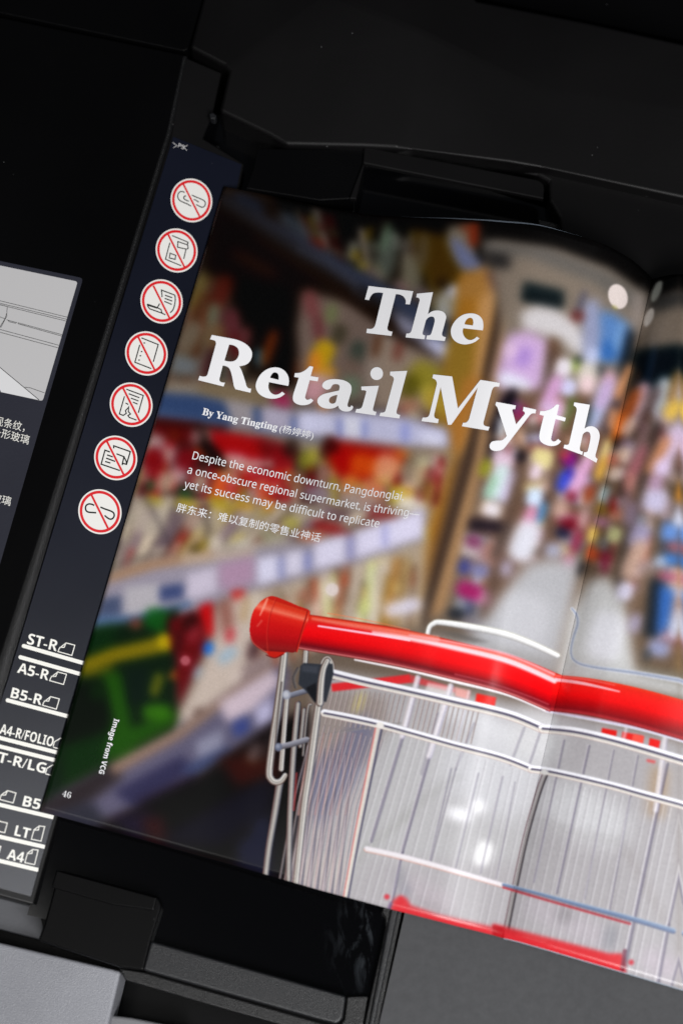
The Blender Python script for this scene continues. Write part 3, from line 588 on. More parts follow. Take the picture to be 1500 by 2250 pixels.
for x, y, w in [(655,1770,8),(672,1772,9),(690,1776,9),(706,1780,9),(722,1784,9),(738,1790,8),(752,1796,8)]:
    tube([(x + 22, y - 130), (x + 8, y), (x - 8, y + 150), (x - 14, y + 210)], [4, w * .7, w, w], [(-1,(70,66,84)),(-.3,(120,116,130)),(.5,(196,186,190)),(1,(160,120,124))], 1.8, .75)
for x, al in ((700,.5),(716,.5),(732,.5),(748,.45),(764,.4),(783,.35)):
    tube([(x + 12, 1612), (x - 24, 1790)], 4.5, [(-1,(110,90,96)),(0,(206,156,146)),(1,(180,150,146))], 1.6, al, smooth=False)
tube([(700,1560),(668,1712),(656,1790)], [9,8,7], [(-1,(120,100,98)),(0,(196,150,140)),(1,(150,120,112))], 1.5, .8)
_r = np.random.default_rng(3)
_k = 0; _x = 846.0
while _x < 1530:
    _sl = np.interp(_x, [850, 1000, 1100, 1500], [-.30, -.27, -.23, -.21]); _y = np.interp(_x, [833, 1168, 1200, 1540], [1602, 1702, 1712, 1792]); _n = 370
    _al = _r.uniform(.12, .32)
    tube([(_x, _y), (_x + _sl * _n * .55, _y + _n * .55), (_x + _sl * _n, _y + _n)], [2.2, 3, 3.6], [(-1,(136,130,140)),(1,(150,144,150))], 1.5, _al, smooth=False)
    tube([(_x + 4.5, _y), (_x + 4.5 + _sl * _n, _y + _n)], 3.2, [(-1,(236,236,240)),(1,(228,226,230))], 1.5, _al, smooth=False)
    _x += _r.uniform(15, 22); _k += 1
_x = 690.0
while _x < 850:
    tube([(_x, 1590 + (_x - 690) * .25), (_x - 46, 1770), (_x - 82, 1975)], [3.5, 5, 5.5], [(-1,(92,86,100)),(-.2,(150,142,146)),(.4,(214,206,204)),(1,(176,140,140))], 1.5, .62, smooth=False)
    _x += 11.5
# uprights at the left end of the cart
tube([(655,1547),(645,1660),(638,1790),(634,1940)], [13,14,14,13], CHD, 1.2)
tube([(652,1700),(646,1780)], 5, [(-1,(150,40,44)),(1,(190,90,90))], 1.6, .7)
tube([(631,1530),(625,1600),(618,1690)], [11,12,13], CH, 1.2)
tube([(615,1722),(604,1790),(592,1860),(584,1925)], [17,16,15,14], CHD, 1.2)
tube([(668,1560),(660,1640)], 10, CHD, 1.3, .9); tube([(684,1548),(676,1560),(666,1660)],6,CHD,1.3,.8)
# horizontal stubs
tube([(640,1528),(668,1520),(682,1516)], 12, [(-1,(150,154,170)),(0,(120,124,140)),(1,(80,76,84))], 1.2)
tube([(617,1641),(640,1636),(674,1626)], 13, [(-1,(170,170,180)),(0,(130,130,142)),(1,(84,80,86))], 1.2)
tube([(600,1560),(606,1520),(618,1440)], 2, CH, 1, .01)
# long loop upright
tube([(625,1438),(619,1490),(610,1560),(600,1630),(592,1695),(596,1712),(606,1719),(618,1716),(627,1704)], [16,17,18,18,17,16,15,14,12], CH, 1.2)
tube([(619,1500),(608,1600),(600,1690)], 4, [(-1,(70,64,66)),(1,(110,96,92))], 1.2, .8)
disc((150,154,168), 630,1527, 9.5,10.5,0,1.2); disc((196,198,206), 629,1526,6,7,0,1.5,.8); disc((106,112,132),612,1642,8,9.5,0,1.2); disc((150,156,172),611,1640,4.5,5,0,1.2,.8)
# right upright of the pair, bent over at the top
tube([(733,1490),(731,1462),(722,1447),(712,1452),(707,1475),(702,1530),(694,1590),(682,1680),(670,1760),(660,1850),(650,1944)], [9,10,12,13,15,17,17,17,16,15,14], CH, 1.2)
# post behind the clamp
tube([(672,1432),(670,1462)], 12, CH, 1.2)
# cart front verticals
tube([(833,1596),(822,1650),(802,1750),(784,1840),(760,1972)], [18,17,16,15,14], [(-1,(60,60,84)),(-.6,(110,106,124)),(-.2,(206,202,196)),(.4,(214,206,198)),(.8,(200,110,108)),(1,(178,150,150))], 1.4)
tube([(1197,1702),(1180,1750),(1150,1860),(1108,2062)], [14,13,13,14], [(-1,(44,40,48)),(-.5,(110,104,106)),(0,(176,172,172)),(.6,(158,152,154)),(1,(96,70,76))], 1.3)
# under-basket rail, red guard
tube([(806,1866),(870,1880),(940,1898),(1010,1918),(1106,1946)], [13,13,13,12,11], [(-1,(206,200,206)),(-.2,(226,222,226)),(.6,(214,206,208)),(1,(206,150,134))], 1.6)
tube([(1106,1950),(1180,1972),(1267,1997),(1383,2030)], 6, [(-1,(150,60,70)),(1,(186,60,70))], 1.6, .85)
tube([(1106,1944),(1180,1963),(1267,1987),(1383,2018),(1478,2046)], [7,8,10,12,13], [(-1,(160,172,190)),(0,(112,132,164)),(1,(104,110,134))], 2.0)
flat((205,54,62), [(864,1978),(880,1968),(893,1974),(902,1990),(960,2010),(1082,2038),(1084,2062),(1000,2044),(856,2010)], 4.0)
flat((208,50,58), [(1082,2030),(1200,2060),(1337,2096),(1366,2096),(1372,2112),(1374,2150),(1250,2120),(1080,2074)], 3.8); flat((160,18,28),[(1082,2032),(1106,2038),(1108,2070),(1080,2068)],2,.7)
disc((200,60,74), 850,1971, 6,6,0,2); disc((196,60,74),1386,2115,6,6,0,2)
flat((206,48,58),[(873,1990),(876,1972),(884,1970),(886,1990)],2,.8)
tube([(858,1985),(852,2004)], 7, [(-1,(90,74,110)),(1,(130,110,140))], 2.2, .8); tube([(1372,2090),(1366,2130)],9,[(-1,(80,30,50)),(1,(140,70,90))],2,.7)
tube([(1108,1946),(1106,2062)], 3, CH, 1, .0)
# bars
def bar(pts, w, prof, s=1.2): tube(pts, w, prof, s)
bar([(727,1480),(800,1498),(900,1520),(1000,1543),(1117,1571),(1192,1601)], [21,21,21,22,22,22], BARP)
bar([(1192,1601),(1260,1608),(1333,1624),(1420,1648),(1540,1684)], [20,21,21,22,22], BARP)
bar([(713,1567),(760,1576),(833,1592),(900,1610),(1000,1638),(1100,1664),(1168,1690)], [17,18,18,18,18,18,18], BARP)
bar([(1168,1690),(1220,1698),(1333,1724),(1420,1748),(1540,1780)], [17,18,18,19,19], BARP)
disc((228,224,220), 835,1594, 9,7,15,1.4); disc((214,212,210),1196,1697,9,6,15,1.4)
tube([(780,1450),(900,1474),(1000,1498),(1117,1527),(1202,1563)], [4,6,8,8,8], [(-1,(226,200,200)),(0,(246,244,246)),(1,(206,200,206))], 1.4)
tube([(1202,1563),(1333,1587),(1420,1606),(1540,1640)], [7,8,8,9], [(-1,(196,140,160)),(0,(206,208,226)),(1,(206,200,206))], 1.4)
# black clamp
flat((52,56,64), [(660,1464),(668,1457),(704,1460),(731,1459),(733,1480),(726,1508),(717,1543),(712,1543),(706,1518),(700,1545),(692,1542),(674,1520),(656,1504)], 1.1)
flat((74,78,88), [(664,1462),(700,1464),(698,1480),(664,1476)], 2.2,.7); flat((22,22,26),[(672,1512),(695,1500),(698,1545),(690,1543)],1.6,.8)
tube([(655,1470),(646,1490),(650,1510)], 7, [(-1,(120,112,106)),(1,(70,66,70))],1.3)
tube([(719,1452),(711,1470),(706,1500),(703,1545)], [13,14,16,17], CH, 1.2)
# ---- red handle
RED = [(-1,(176,40,26)),(-.88,(228,58,32)),(-.72,(222,48,36)),(-.5,(232,28,32)),(-.15,(242,14,22)),(.15,(230,8,18)),(.45,(188,8,20)),(.72,(122,14,28)),(.86,(150,50,58)),(.93,(206,120,120)),(1,(120,34,36))]
tube([(655,1387),(720,1397),(860,1420),(1000,1452),(1120,1483),(1208,1519),(1226,1527)], [78,80,83,84,84,84,84], RED, 1.2, cap=False)
RED2 = [(-1,(226,62,34)),(-.8,(226,40,28)),(-.4,(238,28,26)),(0,(230,14,18)),(.4,(178,10,18)),(.75,(138,18,28)),(.9,(176,50,56)),(1,(130,40,44))]
tube([(1212,1523),(1280,1530),(1345,1542),(1420,1560),(1545,1596)], [80,82,83,84,86], RED2, 1.2, cap=False)
def glint(pts, w, c, a, s=2.0): tube(pts, w, [(-1,c),(1,c)], s, a)
glint([(688,1360),(760,1372),(860,1388),(960,1404)], [5,9,12,13], (246,160,140), .6, 3.0)
glint([(700,1376),(780,1388),(850,1399),(900,1408)], [4,5,5,3], (255,206,226), .95, 1.2)
glint([(820,1390),(900,1404),(1000,1424),(1117,1453),(1218,1496)], [5,9,12,13,11], (255,238,244), .85, 3.2)
glint([(900,1396),(1000,1413),(1117,1440),(1216,1482)], [3,5,7,7], (250,196,210), .7, 2.4)
glint([(940,1412),(1040,1434),(1130,1460),(1218,1500)], [2,3,3,3], (250,214,226), .7, 1.4)
glint([(1222,1494),(1280,1502),(1360,1520)], [8,7,3], (246,206,218), .85, 1.6); glint([(1222,1486),(1290,1494),(1350,1506)],[4,4,2],(236,130,140),.6,2)
glint([(1000,1482),(1080,1502),(1150,1526),(1204,1548)], [3,3,3,3], (214,110,116), .55, 2.0)
glint([(720,1348),(800,1362),(900,1384)], [2,2,2], (246,130,90), .6, 1.2)
# end cap: a belled plug with a collar
CAPP = outline_([(571,1323,1),(585,1313,1),(602,1310,1),(632,1321,1),(655,1331),(677,1339,1),(682,1347,1),(677,1364,1),(664,1395,1),(655,1425,1),(644,1434,1),(630,1433,1),(621,1440,1),(606,1446,1),(592,1442,1),(583,1432,1),(566,1422,1),(554,1408,1),(549,1388,1),(551,1362,1),(558,1340,1)])
_old = canvas.copy()
flat((196,36,24), CAPP, .8)
CR = [(-1,(206,60,36)),(-.85,(220,62,38)),(-.62,(238,120,96)),(-.45,(222,44,32)),(-.1,(206,24,24)),(.3,(190,18,24)),(.6,(164,18,24)),(.85,(150,30,32)),(1,(126,22,24))]
tube([(540,1366),(600,1377),(672,1391)], [128,110,92], CR, 1.0, cap=False, smooth=False)

_m = poly_mask(CAPP, *np.meshgrid(np.arange(W_), np.arange(H_)))[1290:1460, 530:700]; _m = gblur(_m, .8)[..., None]
canvas[:] = np.where(np.zeros(1, bool), canvas, canvas); _new = canvas[1290:1460, 530:700].copy(); canvas[:] = _old; canvas[1290:1460, 530:700] = _old[1290:1460, 530:700] * (1 - _m) + _new * _m
glint([(588,1316),(582,1330),(572,1352)], [4,6,3], (246,170,150), .7, 1.8)
glint([(575,1365),(566,1376)], [5,4], (226,120,104), .5, 1.8)
tube([(677,1345),(664,1388),(652,1432)], 4, [(-1,(224,70,44)),(.1,(190,30,24)),(1,(96,14,16))], 1.0, .95)
tube([(606,1318),(594,1350),(588,1390),(590,1434)], 3, [(-1,(150,18,20)),(1,(226,84,60))], 2.2, .55)
tube([(586,1440),(604,1446),(622,1438)],2.5,[(-1,(120,20,20)),(1,(120,20,20))],1,.8)
tube([(551,1400),(557,1414),(572,1426),(585,1434)], 3, [(-1,(230,130,110)),(1,(140,30,26))], 1.2, .6)


canvas = 255 * (np.clip(canvas, 0, 255) / 255) ** 1.10
rng = np.random.default_rng(7)
def print_image(name, w0, w1, side, ppm=6.0):
    """resample the painting into the page's own flat coordinates"""
    nw, nl = int((w1 - w0) * ppm), int(LEN * ppm)
    w = w0 + (np.arange(nw) + .5) / ppm; b = (np.arange(nl) + .5) / nl
    Wg, Bg = np.meshgrid(w, b)
    if side == 1:                           # past the part of the spread in view the aisle goes on as its mirror image
        x, _y = project(page_point(Wg.ravel(), Bg.ravel(), side)); x = x.reshape(Wg.shape)
        wl = np.array([np.interp(1490, x[i], w) for i in range(nl)])[:, None]
        Wg = np.where(Wg > wl, np.clip(2 * wl - Wg, w0 + 1, None), Wg)
    x, y = project(page_point(Wg.ravel(), Bg.ravel(), side)); x = np.clip(x, 0, W_ - 2).reshape(Wg.shape); y = np.clip(y, 0, H_ - 2).reshape(Wg.shape)
    xi = x.astype(int); yi = y.astype(int); fx = (x - xi)[..., None]; fy = (y - yi)[..., None]
    im = canvas[yi, xi] * (1 - fx) * (1 - fy) + canvas[yi, xi + 1] * fx * (1 - fy) + canvas[yi + 1, xi] * (1 - fx) * fy + canvas[yi + 1, xi + 1] * fx * fy
    g = gblur(rng.normal(0, 1, im.shape[:2]), 1.0); g /= g.std()
    g2 = gblur(rng.normal(0, 1, im.shape[:2]), 2.2); g2 /= g2.std()
    im = im * (1 + .007 * g[..., None] + .002 * g2[..., None]) + .6 * g[..., None]
    im = np.clip(im, 0, 255)
    img = bpy.data.images.new(name, nw, nl, alpha=False); img.colorspace_settings.name = 'sRGB'
    buf = np.ones((nl, nw, 4), np.float32); buf[..., :3] = im / 255.
    img.pixels.foreach_set(buf.ravel()); img.update(); img.pack()
    return img
def page_mat(name, img):
    m, t, b = node_mat(name, (.5, .5, .5), .27, .26)
    tex = N(t, 'ShaderNodeTexImage'); tex.image = img; tex.extension = 'EXTEND'; tex.interpolation = 'Cubic'
    L = t.links.new
    L(tex.outputs[0], b.inputs['Base Color'])
    tc = N(t, 'ShaderNodeTexCoord'); n = N(t, 'ShaderNodeTexNoise', Scale=30.0, Detail=3.0); L(tc.outputs['Object'], n.inputs['Vector'])
    bp = N(t, 'ShaderNodeBump', Strength=.05, Distance=.001); L(n.outputs[0], bp.inputs['Height']); L(bp.outputs[0], b.inputs['Normal'])
    return m

mag = empty('magazine', tuple(PB + 100 * WV))
mag['label'] = 'open glossy magazine showing a red shopping cart handle, headed The Retail Myth'
mag['category'] = 'magazine'
def page(name, w0, w1, side, img, nb=110, nw=130, lift=0.0, mat=None, grow=(0, 0), thick=.12):
    w = w0 + (w1 - w0) * np.linspace(0, 1, nw); 
    if side == 1: w = w0 + (w1 - w0) * np.linspace(0, 1, nw) ** 1.6
    else: w = w0 + (w1 - w0) * (1 - (1 - np.linspace(0, 1, nw)) ** 1.25)
    b = np.linspace(0, 1, nb); Wg, Bg = np.meshgrid(w, b)
    V = page_point(Wg.ravel(), Bg.ravel(), side, lift)
    gl = (Bg * grow[1] * (np.clip((Wg - 60) / 60, 0, 1) * np.clip((172 - Wg) / 40, 0, 1) if side == 0 and mat else 0) - (1 - Bg) * grow[0]).ravel(); V = V + gl[:, None] * LV
    f = [[i * nw + j, i * nw + j + 1, (i + 1) * nw + j + 1, (i + 1) * nw + j] for i in range(nb - 1) for j in range(nw - 1)]
    uv = np.stack([(Wg.ravel() - w0) / (w1 - w0), Bg.ravel()], 1)
    o = pmesh(name, V, f, mat or page_mat(name + '_print', img), mag, True, uv)
    s = o.modifiers.new('paper', 'SOLIDIFY'); s.thickness = thick * U; s.offset = -1
    return o
pl = page('page', 0, FOLD, 0, print_image('left_print', 0, FOLD, 0)); label(pl, 'left page printed with blurred supermarket shelves, a cart and the title')
pr = page('page', FOLD, 398, 1, print_image('right_print', FOLD, 398, 1, 4.0), nw=110); label(pr, 'right page continuing the printed supermarket aisle and cart')
for k in range(3):
    page('under_page', .6 + .4 * k, FOLD - .5, 0, None, 40, 70, -.35 - .4 * k, M_paper, (-1.2, .5 + .35 * k))
    page('under_page', FOLD + .5, 397 - k, 1, None, 40, 60, -.3 - .4 * k, M_paper, (.1 * k, .4 * k))

# ------------------------------------------------------------------ lettering
def text_mesh(s, offset=0.0, shear=0.0):
    c = bpy.data.curves.new('lettering', 'FONT'); c.body = s; c.size = 1.0; c.offset = offset; c.resolution_u = 4; c.shear = shear
    o = bpy.data.objects.new('lettering', c); SC.collection.objects.link(o)
    bpy.context.view_layer.update()
    me = bpy.data.meshes.new_from_object(o.evaluated_get(bpy.context.evaluated_depsgraph_get()))
    bpy.data.objects.remove(o); bpy.data.curves.remove(c)
    return me
def refine(me, maxlen, passes=3):
    bm = bmesh.new(); bm.from_mesh(me)
    bmesh.ops.triangulate(bm, faces=bm.faces)
    for _ in range(passes):
        e = [x for x in bm.edges if x.calc_length() > maxlen]
        if not e: break
        bmesh.ops.subdivide_edges(bm, edges=e, cuts=1); bmesh.ops.triangulate(bm, faces=bm.faces)
    v = np.array([x.co[:] for x in bm.verts]).reshape(-1, 3); f = [[q.index for q in x.verts] for x in bm.faces]
    bm.free(); bpy.data.meshes.remove(me); return v, f
def up_facing(V, f):
    V = np.asarray(V); out = []
    for t in f:
        n = np.cross(V[t[1]] - V[t[0]], V[t[2]] - V[t[0]])
        out.append(t if n[2] >= 0 else t[::-1])
    return out
def bold(s):
    r = ''
    for c in s:
        if 'A' <= c <= 'Z': r += chr(0x1D400 + ord(c) - 65)
        elif 'a' <= c <= 'z': r += chr(0x1D41A + ord(c) - 97)
        elif c.isdigit(): r += chr(0x1D7CE + ord(c) - 48)
        else: r += c
    return r
def sans(s, b=0):
    U_, L_, D_ = ((0x1D5A0, 0x1D5BA, 0x1D7E2), (0x1D5D4, 0x1D5EE, 0x1D7EC))[b]
    return ''.join(chr(U_ + ord(c) - 65) if 'A' <= c <= 'Z' else chr(L_ + ord(c) - 97) if 'a' <= c <= 'z' else chr(D_ + ord(c) - 48) if c.isdigit() else c for c in s)
def text_on_path(name, s, base, up, capH, place, mat, parent, offset=0.0, cap=None, refine_len=.5):
    """base: traced baseline; up: traced direction of the letters' tops; capH: their height, all in photo pixels"""
    me = text_mesh(s, offset); v, f = refine(me, refine_len)
    x0, x1 = v[:, 0].min(), v[:, 0].max()
    bp = smooth_path(base, 10); seg = np.r_[0, np.cumsum(np.hypot(*np.diff(bp, axis=0).T))]
    t = (v[:, 0] - x0) / (x1 - x0) * seg[-1]
    X = np.interp(t, seg, bp[:, 0]); Y = np.interp(t, seg, bp[:, 1])
    k = capH / (cap or .70)
    up = np.array(up, float); up /= np.linalg.norm(up)
    px = np.stack([X + up[0] * v[:, 1] * k, Y + up[1] * v[:, 1] * k], 1)
    V = place(px); return pmesh(name, V, up_facing(V, f), mat, parent)

GL = {}
S1 = 1
GL['T'] = (780,600,4.6875,[[(138,133),(597,187),(562,323),(517,320),(520,280,1),(497,242,1),(460,222,1),(418,217),(332,555),(332,578,1),(345,595,1),(383,603),(373,647),(115,617),(122,572),(165,575,1),(192,560,1),(208,530),(288,205),(235,200,1),(190,208,1),(160,238,1),(143,278),(100,272)]])
GL['h'] = (780,600,4.6875,[[(635,212),(800,197),(748,425),(790,395,1),(850,385,1),(908,402,1),(935,445,1),(928,490,1),(897,605),(893,635,1),(905,652,1),(932,660),(920,700),(730,682),(738,642),(770,638,1),(785,615),(815,510,1),(818,480,1),(808,455,1),(785,447,1),(755,457,1),(728,485),(697,600),(693,622,1),(700,636,1),(720,642),(712,682),(518,662),(527,622),(562,617,1),(580,590),(658,300),(663,275,1),(652,256,1),(628,250)]])
GL['e'] = (780,600,4.6875,[[(1312,590),(1318,540,1),(1308,480,1),(1268,435,1),(1200,415,1),(1110,430,1),(1035,485,1),(990,560,1),(985,625,1),(1008,680,1),(1055,718,1),(1120,735,1),(1180,728,1),(1235,707,1),(1278,672),(1250,655),(1220,680,1),(1180,690,1),(1142,675,1),(1115,640,1),(1105,600,1),(1112,568)],[(1125,528),(1210,540),(1215,500,1),(1205,470,1),(1180,460,1),(1150,475,1),(1130,505,1)]])
GL['R'] = (420,710,4.1667,[[(190,108),(350,138),(440,160,1),(515,203,1),(555,260,1),(552,320,1),(515,372,1),(440,395),(462,435,1),(500,550),(517,590,1),(550,600),(543,637),(405,605),(390,572),(365,450,1),(340,405,1),(290,388),(262,500),(260,525,1),(275,540,1),(310,545),(297,580),(65,522),(78,482),(115,490,1),(142,482,1),(155,455),(228,190),(222,165,1),(203,155,1),(173,148)],[(348,197),(388,203,1),(425,228,1),(438,265,1),(430,310,1),(402,342,1),(360,352,1),(305,343)]])
GL['e2'] = (420,710,4.1667,[[(888,575),(895,530,1),(883,475,1),(840,425,1),(775,405,1),(700,420,1),(637,468,1),(599,535,1),(592,590,1),(620,645,1),(680,682,1),(750,692,1),(810,680,1),(858,648),(832,628),(800,650,1),(765,655,1),(730,637,1),(708,595,1),(712,540)],[(722,500),(800,520),(800,480,1),(787,457,1),(757,452,1),(735,472,1)]])
GL['t'] = (420,710,4.1667,[[(1085,393),(1117,400),(1093,485),(1165,497),(1157,533),(1085,522),(1045,665),(1045,688,1),(1065,702,1),(1095,690),(1118,708),(1090,735,1),(1045,750,1),(990,748,1),(945,725,1),(930,690,1),(940,635),(985,500),(943,492),(950,458),(1000,453,1),(1045,430,1)]])
GL['a'] = (420,710,4.1667,[[(1200,580,1),(1212,542,1),(1258,518,1),(1320,513,1),(1400,525,1),(1455,560,1),(1467,605,1),(1453,665),(1430,742),(1435,765,1),(1455,767,1),(1465,752),(1482,765),(1472,790,1),(1440,808,1),(1390,805,1),(1355,782,1),(1345,755),(1305,777,1),(1250,783,1),(1192,768,1),(1158,732,1),(1160,690,1),(1200,655,1),(1270,635,1),(1350,618),(1358,590,1),(1353,567,1),(1330,558,1),(1300,562,1),(1285,578,1),(1270,600,1),(1238,608,1)],[(1338,657),(1300,665,1),(1268,685,1),(1262,717,1),(1285,737,1),(1315,730,1),(1327,705)]])
GL['i'] = (700,780,3.75,[[(350,260),(495,253),(447,440),(450,460,1),(475,468),(467,498),(300,473),(310,445),(345,440,1),(360,418),(390,310),(388,295,1),(352,290)]])
GL['dot'] = (700,780,3.75,[[(425,153,1),(440,116,1),(477,100,1),(514,114,1),(529,153,1),(514,191,1),(477,206,1),(441,192,1)]])
GL['l'] = (700,780,3.75,[[(587,137),(728,130),(641,460),(644,484,1),(670,493),(663,523),(498,502),(508,475),(540,470,1),(552,448),(618,205),(613,183,1),(587,167)]])
GL['M'] = (700,780,3.75,[[(942,160),(1098,177),(1145,440),(1330,205),(1490,230),(1483,262),(1445,263,1),(1425,290),(1355,555),(1362,580,1),(1405,592),(1395,623),(1178,587),(1187,558),(1215,555,1),(1237,528),(1308,268),(1090,575),(1063,575),(1003,265),(950,488),(955,515,1),(988,530),(980,562),(845,545),(855,515),(895,511,1),(912,488),(972,240),(965,210,1),(935,190)]])
GL['y'] = (1040,850,5.0,[[(247,165),(463,205),(455,245),(428,248,1),(425,268),(465,412),(560,300),(560,280,1),(540,265),(547,220),(685,250),(677,292),(640,293,1),(612,315),(365,635),(315,688,1),(240,705,1),(187,685,1),(175,645,1),(198,605,1),(250,592,1),(312,585,1),(362,540),(260,225),(238,200)]])
GL['t2'] = (1040,850,5.0,[[(908,192),(938,198),(912,310),(1010,340),(1000,380),(898,353),(850,560),(855,588,1),(885,600,1),(925,572),(958,598),(925,633,1),(870,650,1),(800,640,1),(740,605,1),(720,560,1),(727,490),(768,318),(722,305),(730,265),(790,263,1),(860,235,1)]])
GL['h2'] = (1040,850,5.0,[[(1103,170),(1275,197),(1215,460),(1255,437,1),(1310,435,1),(1360,470,1),(1382,530,1),(1373,600,1),(1338,740),(1337,770,1),(1358,793),(1345,833),(1203,755),(1212,718),(1242,715,1),(1253,695),(1280,570,1),(1275,510,1),(1250,492,1),(1220,500,1),(1196,525),(1165,665),(1170,700,1),(1198,710),(1190,748),(985,672),(995,635),(1035,635,1),(1050,608),(1130,262),(1125,228,1),(1097,205)]])

def outline(path):
    """path: (x, y) corners and (x, y, 1) smooth points -> dense polygon"""
    n = len(path); pt = [np.array(p[:2], float) for p in path]; sm = [len(p) > 2 for p in path]; out = []
    for i in range(n):
        j = (i + 1) % n; a, b = pt[i], pt[j]; out.append(a)
        if not sm[i] and not sm[j]: continue
        c = b - a
        ta = (b - pt[i - 1]) * .5 if sm[i] else None
        tb = (pt[(j + 1) % n] - a) * .5 if sm[j] else None
        if ta is not None: ta = ta / (np.linalg.norm(ta) + 1e-9) * np.linalg.norm(c)
        if tb is not None: tb = tb / (np.linalg.norm(tb) + 1e-9) * np.linalg.norm(c)
        if ta is None: ta = 1.5 * c - .5 * tb
        if tb is None: tb = 1.5 * c - .5 * ta
        for k in range(1, 6):
            t = k / 6; out.append((2*t**3-3*t**2+1)*a + (t**3-2*t**2+t)*ta + (-2*t**3+3*t**2)*b + (t**3-t**2)*tb)
    return out
def filled(contours):
    c = bpy.data.curves.new('shape', 'CURVE'); c.dimensions = '2D'; c.fill_mode = 'BOTH'
    for p in contours:
        s = c.splines.new('POLY'); s.points.add(len(p) - 1); s.use_cyclic_u = True
        s.points.foreach_set('co', np.array([[q[0], q[1], 0, 1] for q in p], float).ravel())
    o = bpy.data.objects.new('shape', c); SC.collection.objects.link(o); bpy.context.view_layer.update()
    me = bpy.data.meshes.new_from_object(o.evaluated_get(bpy.context.evaluated_depsgraph_get()))
    bpy.data.objects.remove(o); bpy.data.curves.remove(c); return me
title = bpy.data.objects.new('title', None); SC.collection.objects.link(title); title.parent = mag
for key, (ox, oy, sc, cs) in GL.items():
    cts = [[(ox + q[0] / sc, oy + q[1] / sc) for q in outline(c)] for c in cs]
    v, f = refine(filled(cts), 6.0, 4)
    V = to_page(v[:, :2], .16)
    o = pmesh('letter', V, up_facing(V, f), M_letter, title)

pg = lambda px: to_page(px, .16)
text_on_path('byline', bold('By Yang Tingting'), [(443.6,911),(530,930.8),(608,946)], (.25,-.97), 15.3, pg, M_letter, mag, .008, .68)
text_on_path('author_name', '(杨婷婷)', [(613,947.5),(650,956),(687,964.5)], (.25,-.97), 14.2, pg, M_letter, mag, .0, .72)
BODY = [('Despite the economic downturn, Pangdonglai,', [(422,1008.7),(500.8,1026.3),(643.8,1058),(746.5,1078.3),(820,1091),(885,1099)]),
        ('a once-obscure regional supermarket, is thriving—', [(411,1039.8),(490,1057.5),(568.7,1074.7),(656.7,1094.5),(792.4,1120.5),(919,1137)]),
        ('yet its success may be difficult to replicate', [(403.7,1071),(480,1089),(550,1105),(627,1121.5),(711.7,1138.9),(830.9,1159)])]
for s, b in BODY:
    text_on_path('introduction_line', sans(s), b, (.25,-.97), 17.6, pg, M_letter, mag, .0, .71)
text_on_path('chinese_line', '胖东来：难以复制的零售业神话', [(387,1122.5),(455,1137.5),(546.7,1157),(634.7,1176.5),(702,1190)], (.25,-.97), 17.0, pg, M_letter, mag, .0, .76)
text_on_path('photo_credit', sans('Image from VCG', 1), [(251.5,1578.7),(234,1640),(217.3,1698.7)], (.96,.27), 11.6, pg, M_letter, mag, .0, .71)
text_on_path('page_number', bold('46'), [(136.5,1749.5),(155,1754.5)], (.22,-.97), 13.0, pg, M_letter, mag, -.012, .68)

# ------------------------------------------------------------------ the copier
cop = empty('photocopier', tuple(at([(300, 1500)], -30)[0]))
cop['label'] = 'black photocopier with slanted paper size plate and scanner glass under the magazine'
cop['category'] = 'photocopier'
_a, _b, _c = at([(493, 410)], -.6)[0], at([(90, 1783)], -.6)[0], at([(45, 1400)], 8.5)[0]
SN = np.cross(_b - _a, _c - _a); SN /= np.linalg.norm(SN); SN = SN if SN[2] > 0 else -SN
def on_plate(px, off=0.0):
    d = rays(px); k = ((_a + SN * off - CAM) @ SN) / (d @ SN)
    return CAM + d * k[:, None]
def plate(name, px, off, thick, mat, parent, bevel=.3, seg=2):
    T = on_plate(px, off); n = len(T)
    a = sum(T[i][0] * T[(i + 1) % n][1] - T[(i + 1) % n][0] * T[i][1] for i in range(n))
    if a < 0: T = T[::-1]
    f = [list(range(n)), list(range(2 * n - 1, n - 1, -1))] + [[i, i + n, (i + 1) % n + n, (i + 1) % n] for i in range(n)]
    o = pmesh(name, np.vstack([T, T - SN * thick]), f, mat, parent)
    if bevel:
        m = o.modifiers.new('edge', 'BEVEL'); m.width = bevel * U; m.segments = seg; m.limit_method = 'ANGLE'; m.angle_limit = math.radians(35)
    return o
def fan(name, px, place, mat, parent):
    V = place(np.array(px, float)); n = len(V)
    return pmesh(name, V, up_facing(V, [list(range(n))]) if n < 5 else [list(range(n))] if sum(V[i][0] * V[(i + 1) % n][1] - V[(i + 1) % n][0] * V[i][1] for i in range(n)) > 0 else [list(range(n))[::-1]], mat, parent)
def strokes(name, lines, width, place, mat, parent, joined=True):
    """flat printed lines of a given width (photo pixels)"""
    V, F = [], []
    for ln in lines:
        p = np.array(ln, float); n = len(p); closed = np.allclose(p[0], p[-1]) and n > 2
        L, R = [], []
        for i in range(n):
            a = p[i] - p[i - 1] if i > 0 else (p[-1] - p[-2] if closed else None)
            b = p[i + 1] - p[i] if i < n - 1 else (p[1] - p[0] if closed else None)
            a = a if a is not None else b; b = b if b is not None else a
            a = a / (np.linalg.norm(a) + 1e-9); b = b / (np.linalg.norm(b) + 1e-9)
            m = np.array([-(a + b)[1], (a + b)[0]]); m /= (np.linalg.norm(m) + 1e-9); c = max(m @ np.array([-a[1], a[0]]), .5)
            L.append(p[i] + m * width / 2 / c); R.append(p[i] - m * width / 2 / c)
        k = len(V); V += L + R
        F += [[k + i, k + i + 1, k + n + i + 1, k + n + i] for i in range(n - 1)]
    P3 = place(np.array(V)); return pmesh(name, P3, up_facing(P3, F), mat, parent)
def arc_path(pts, n=6): return smooth_path(pts, n)

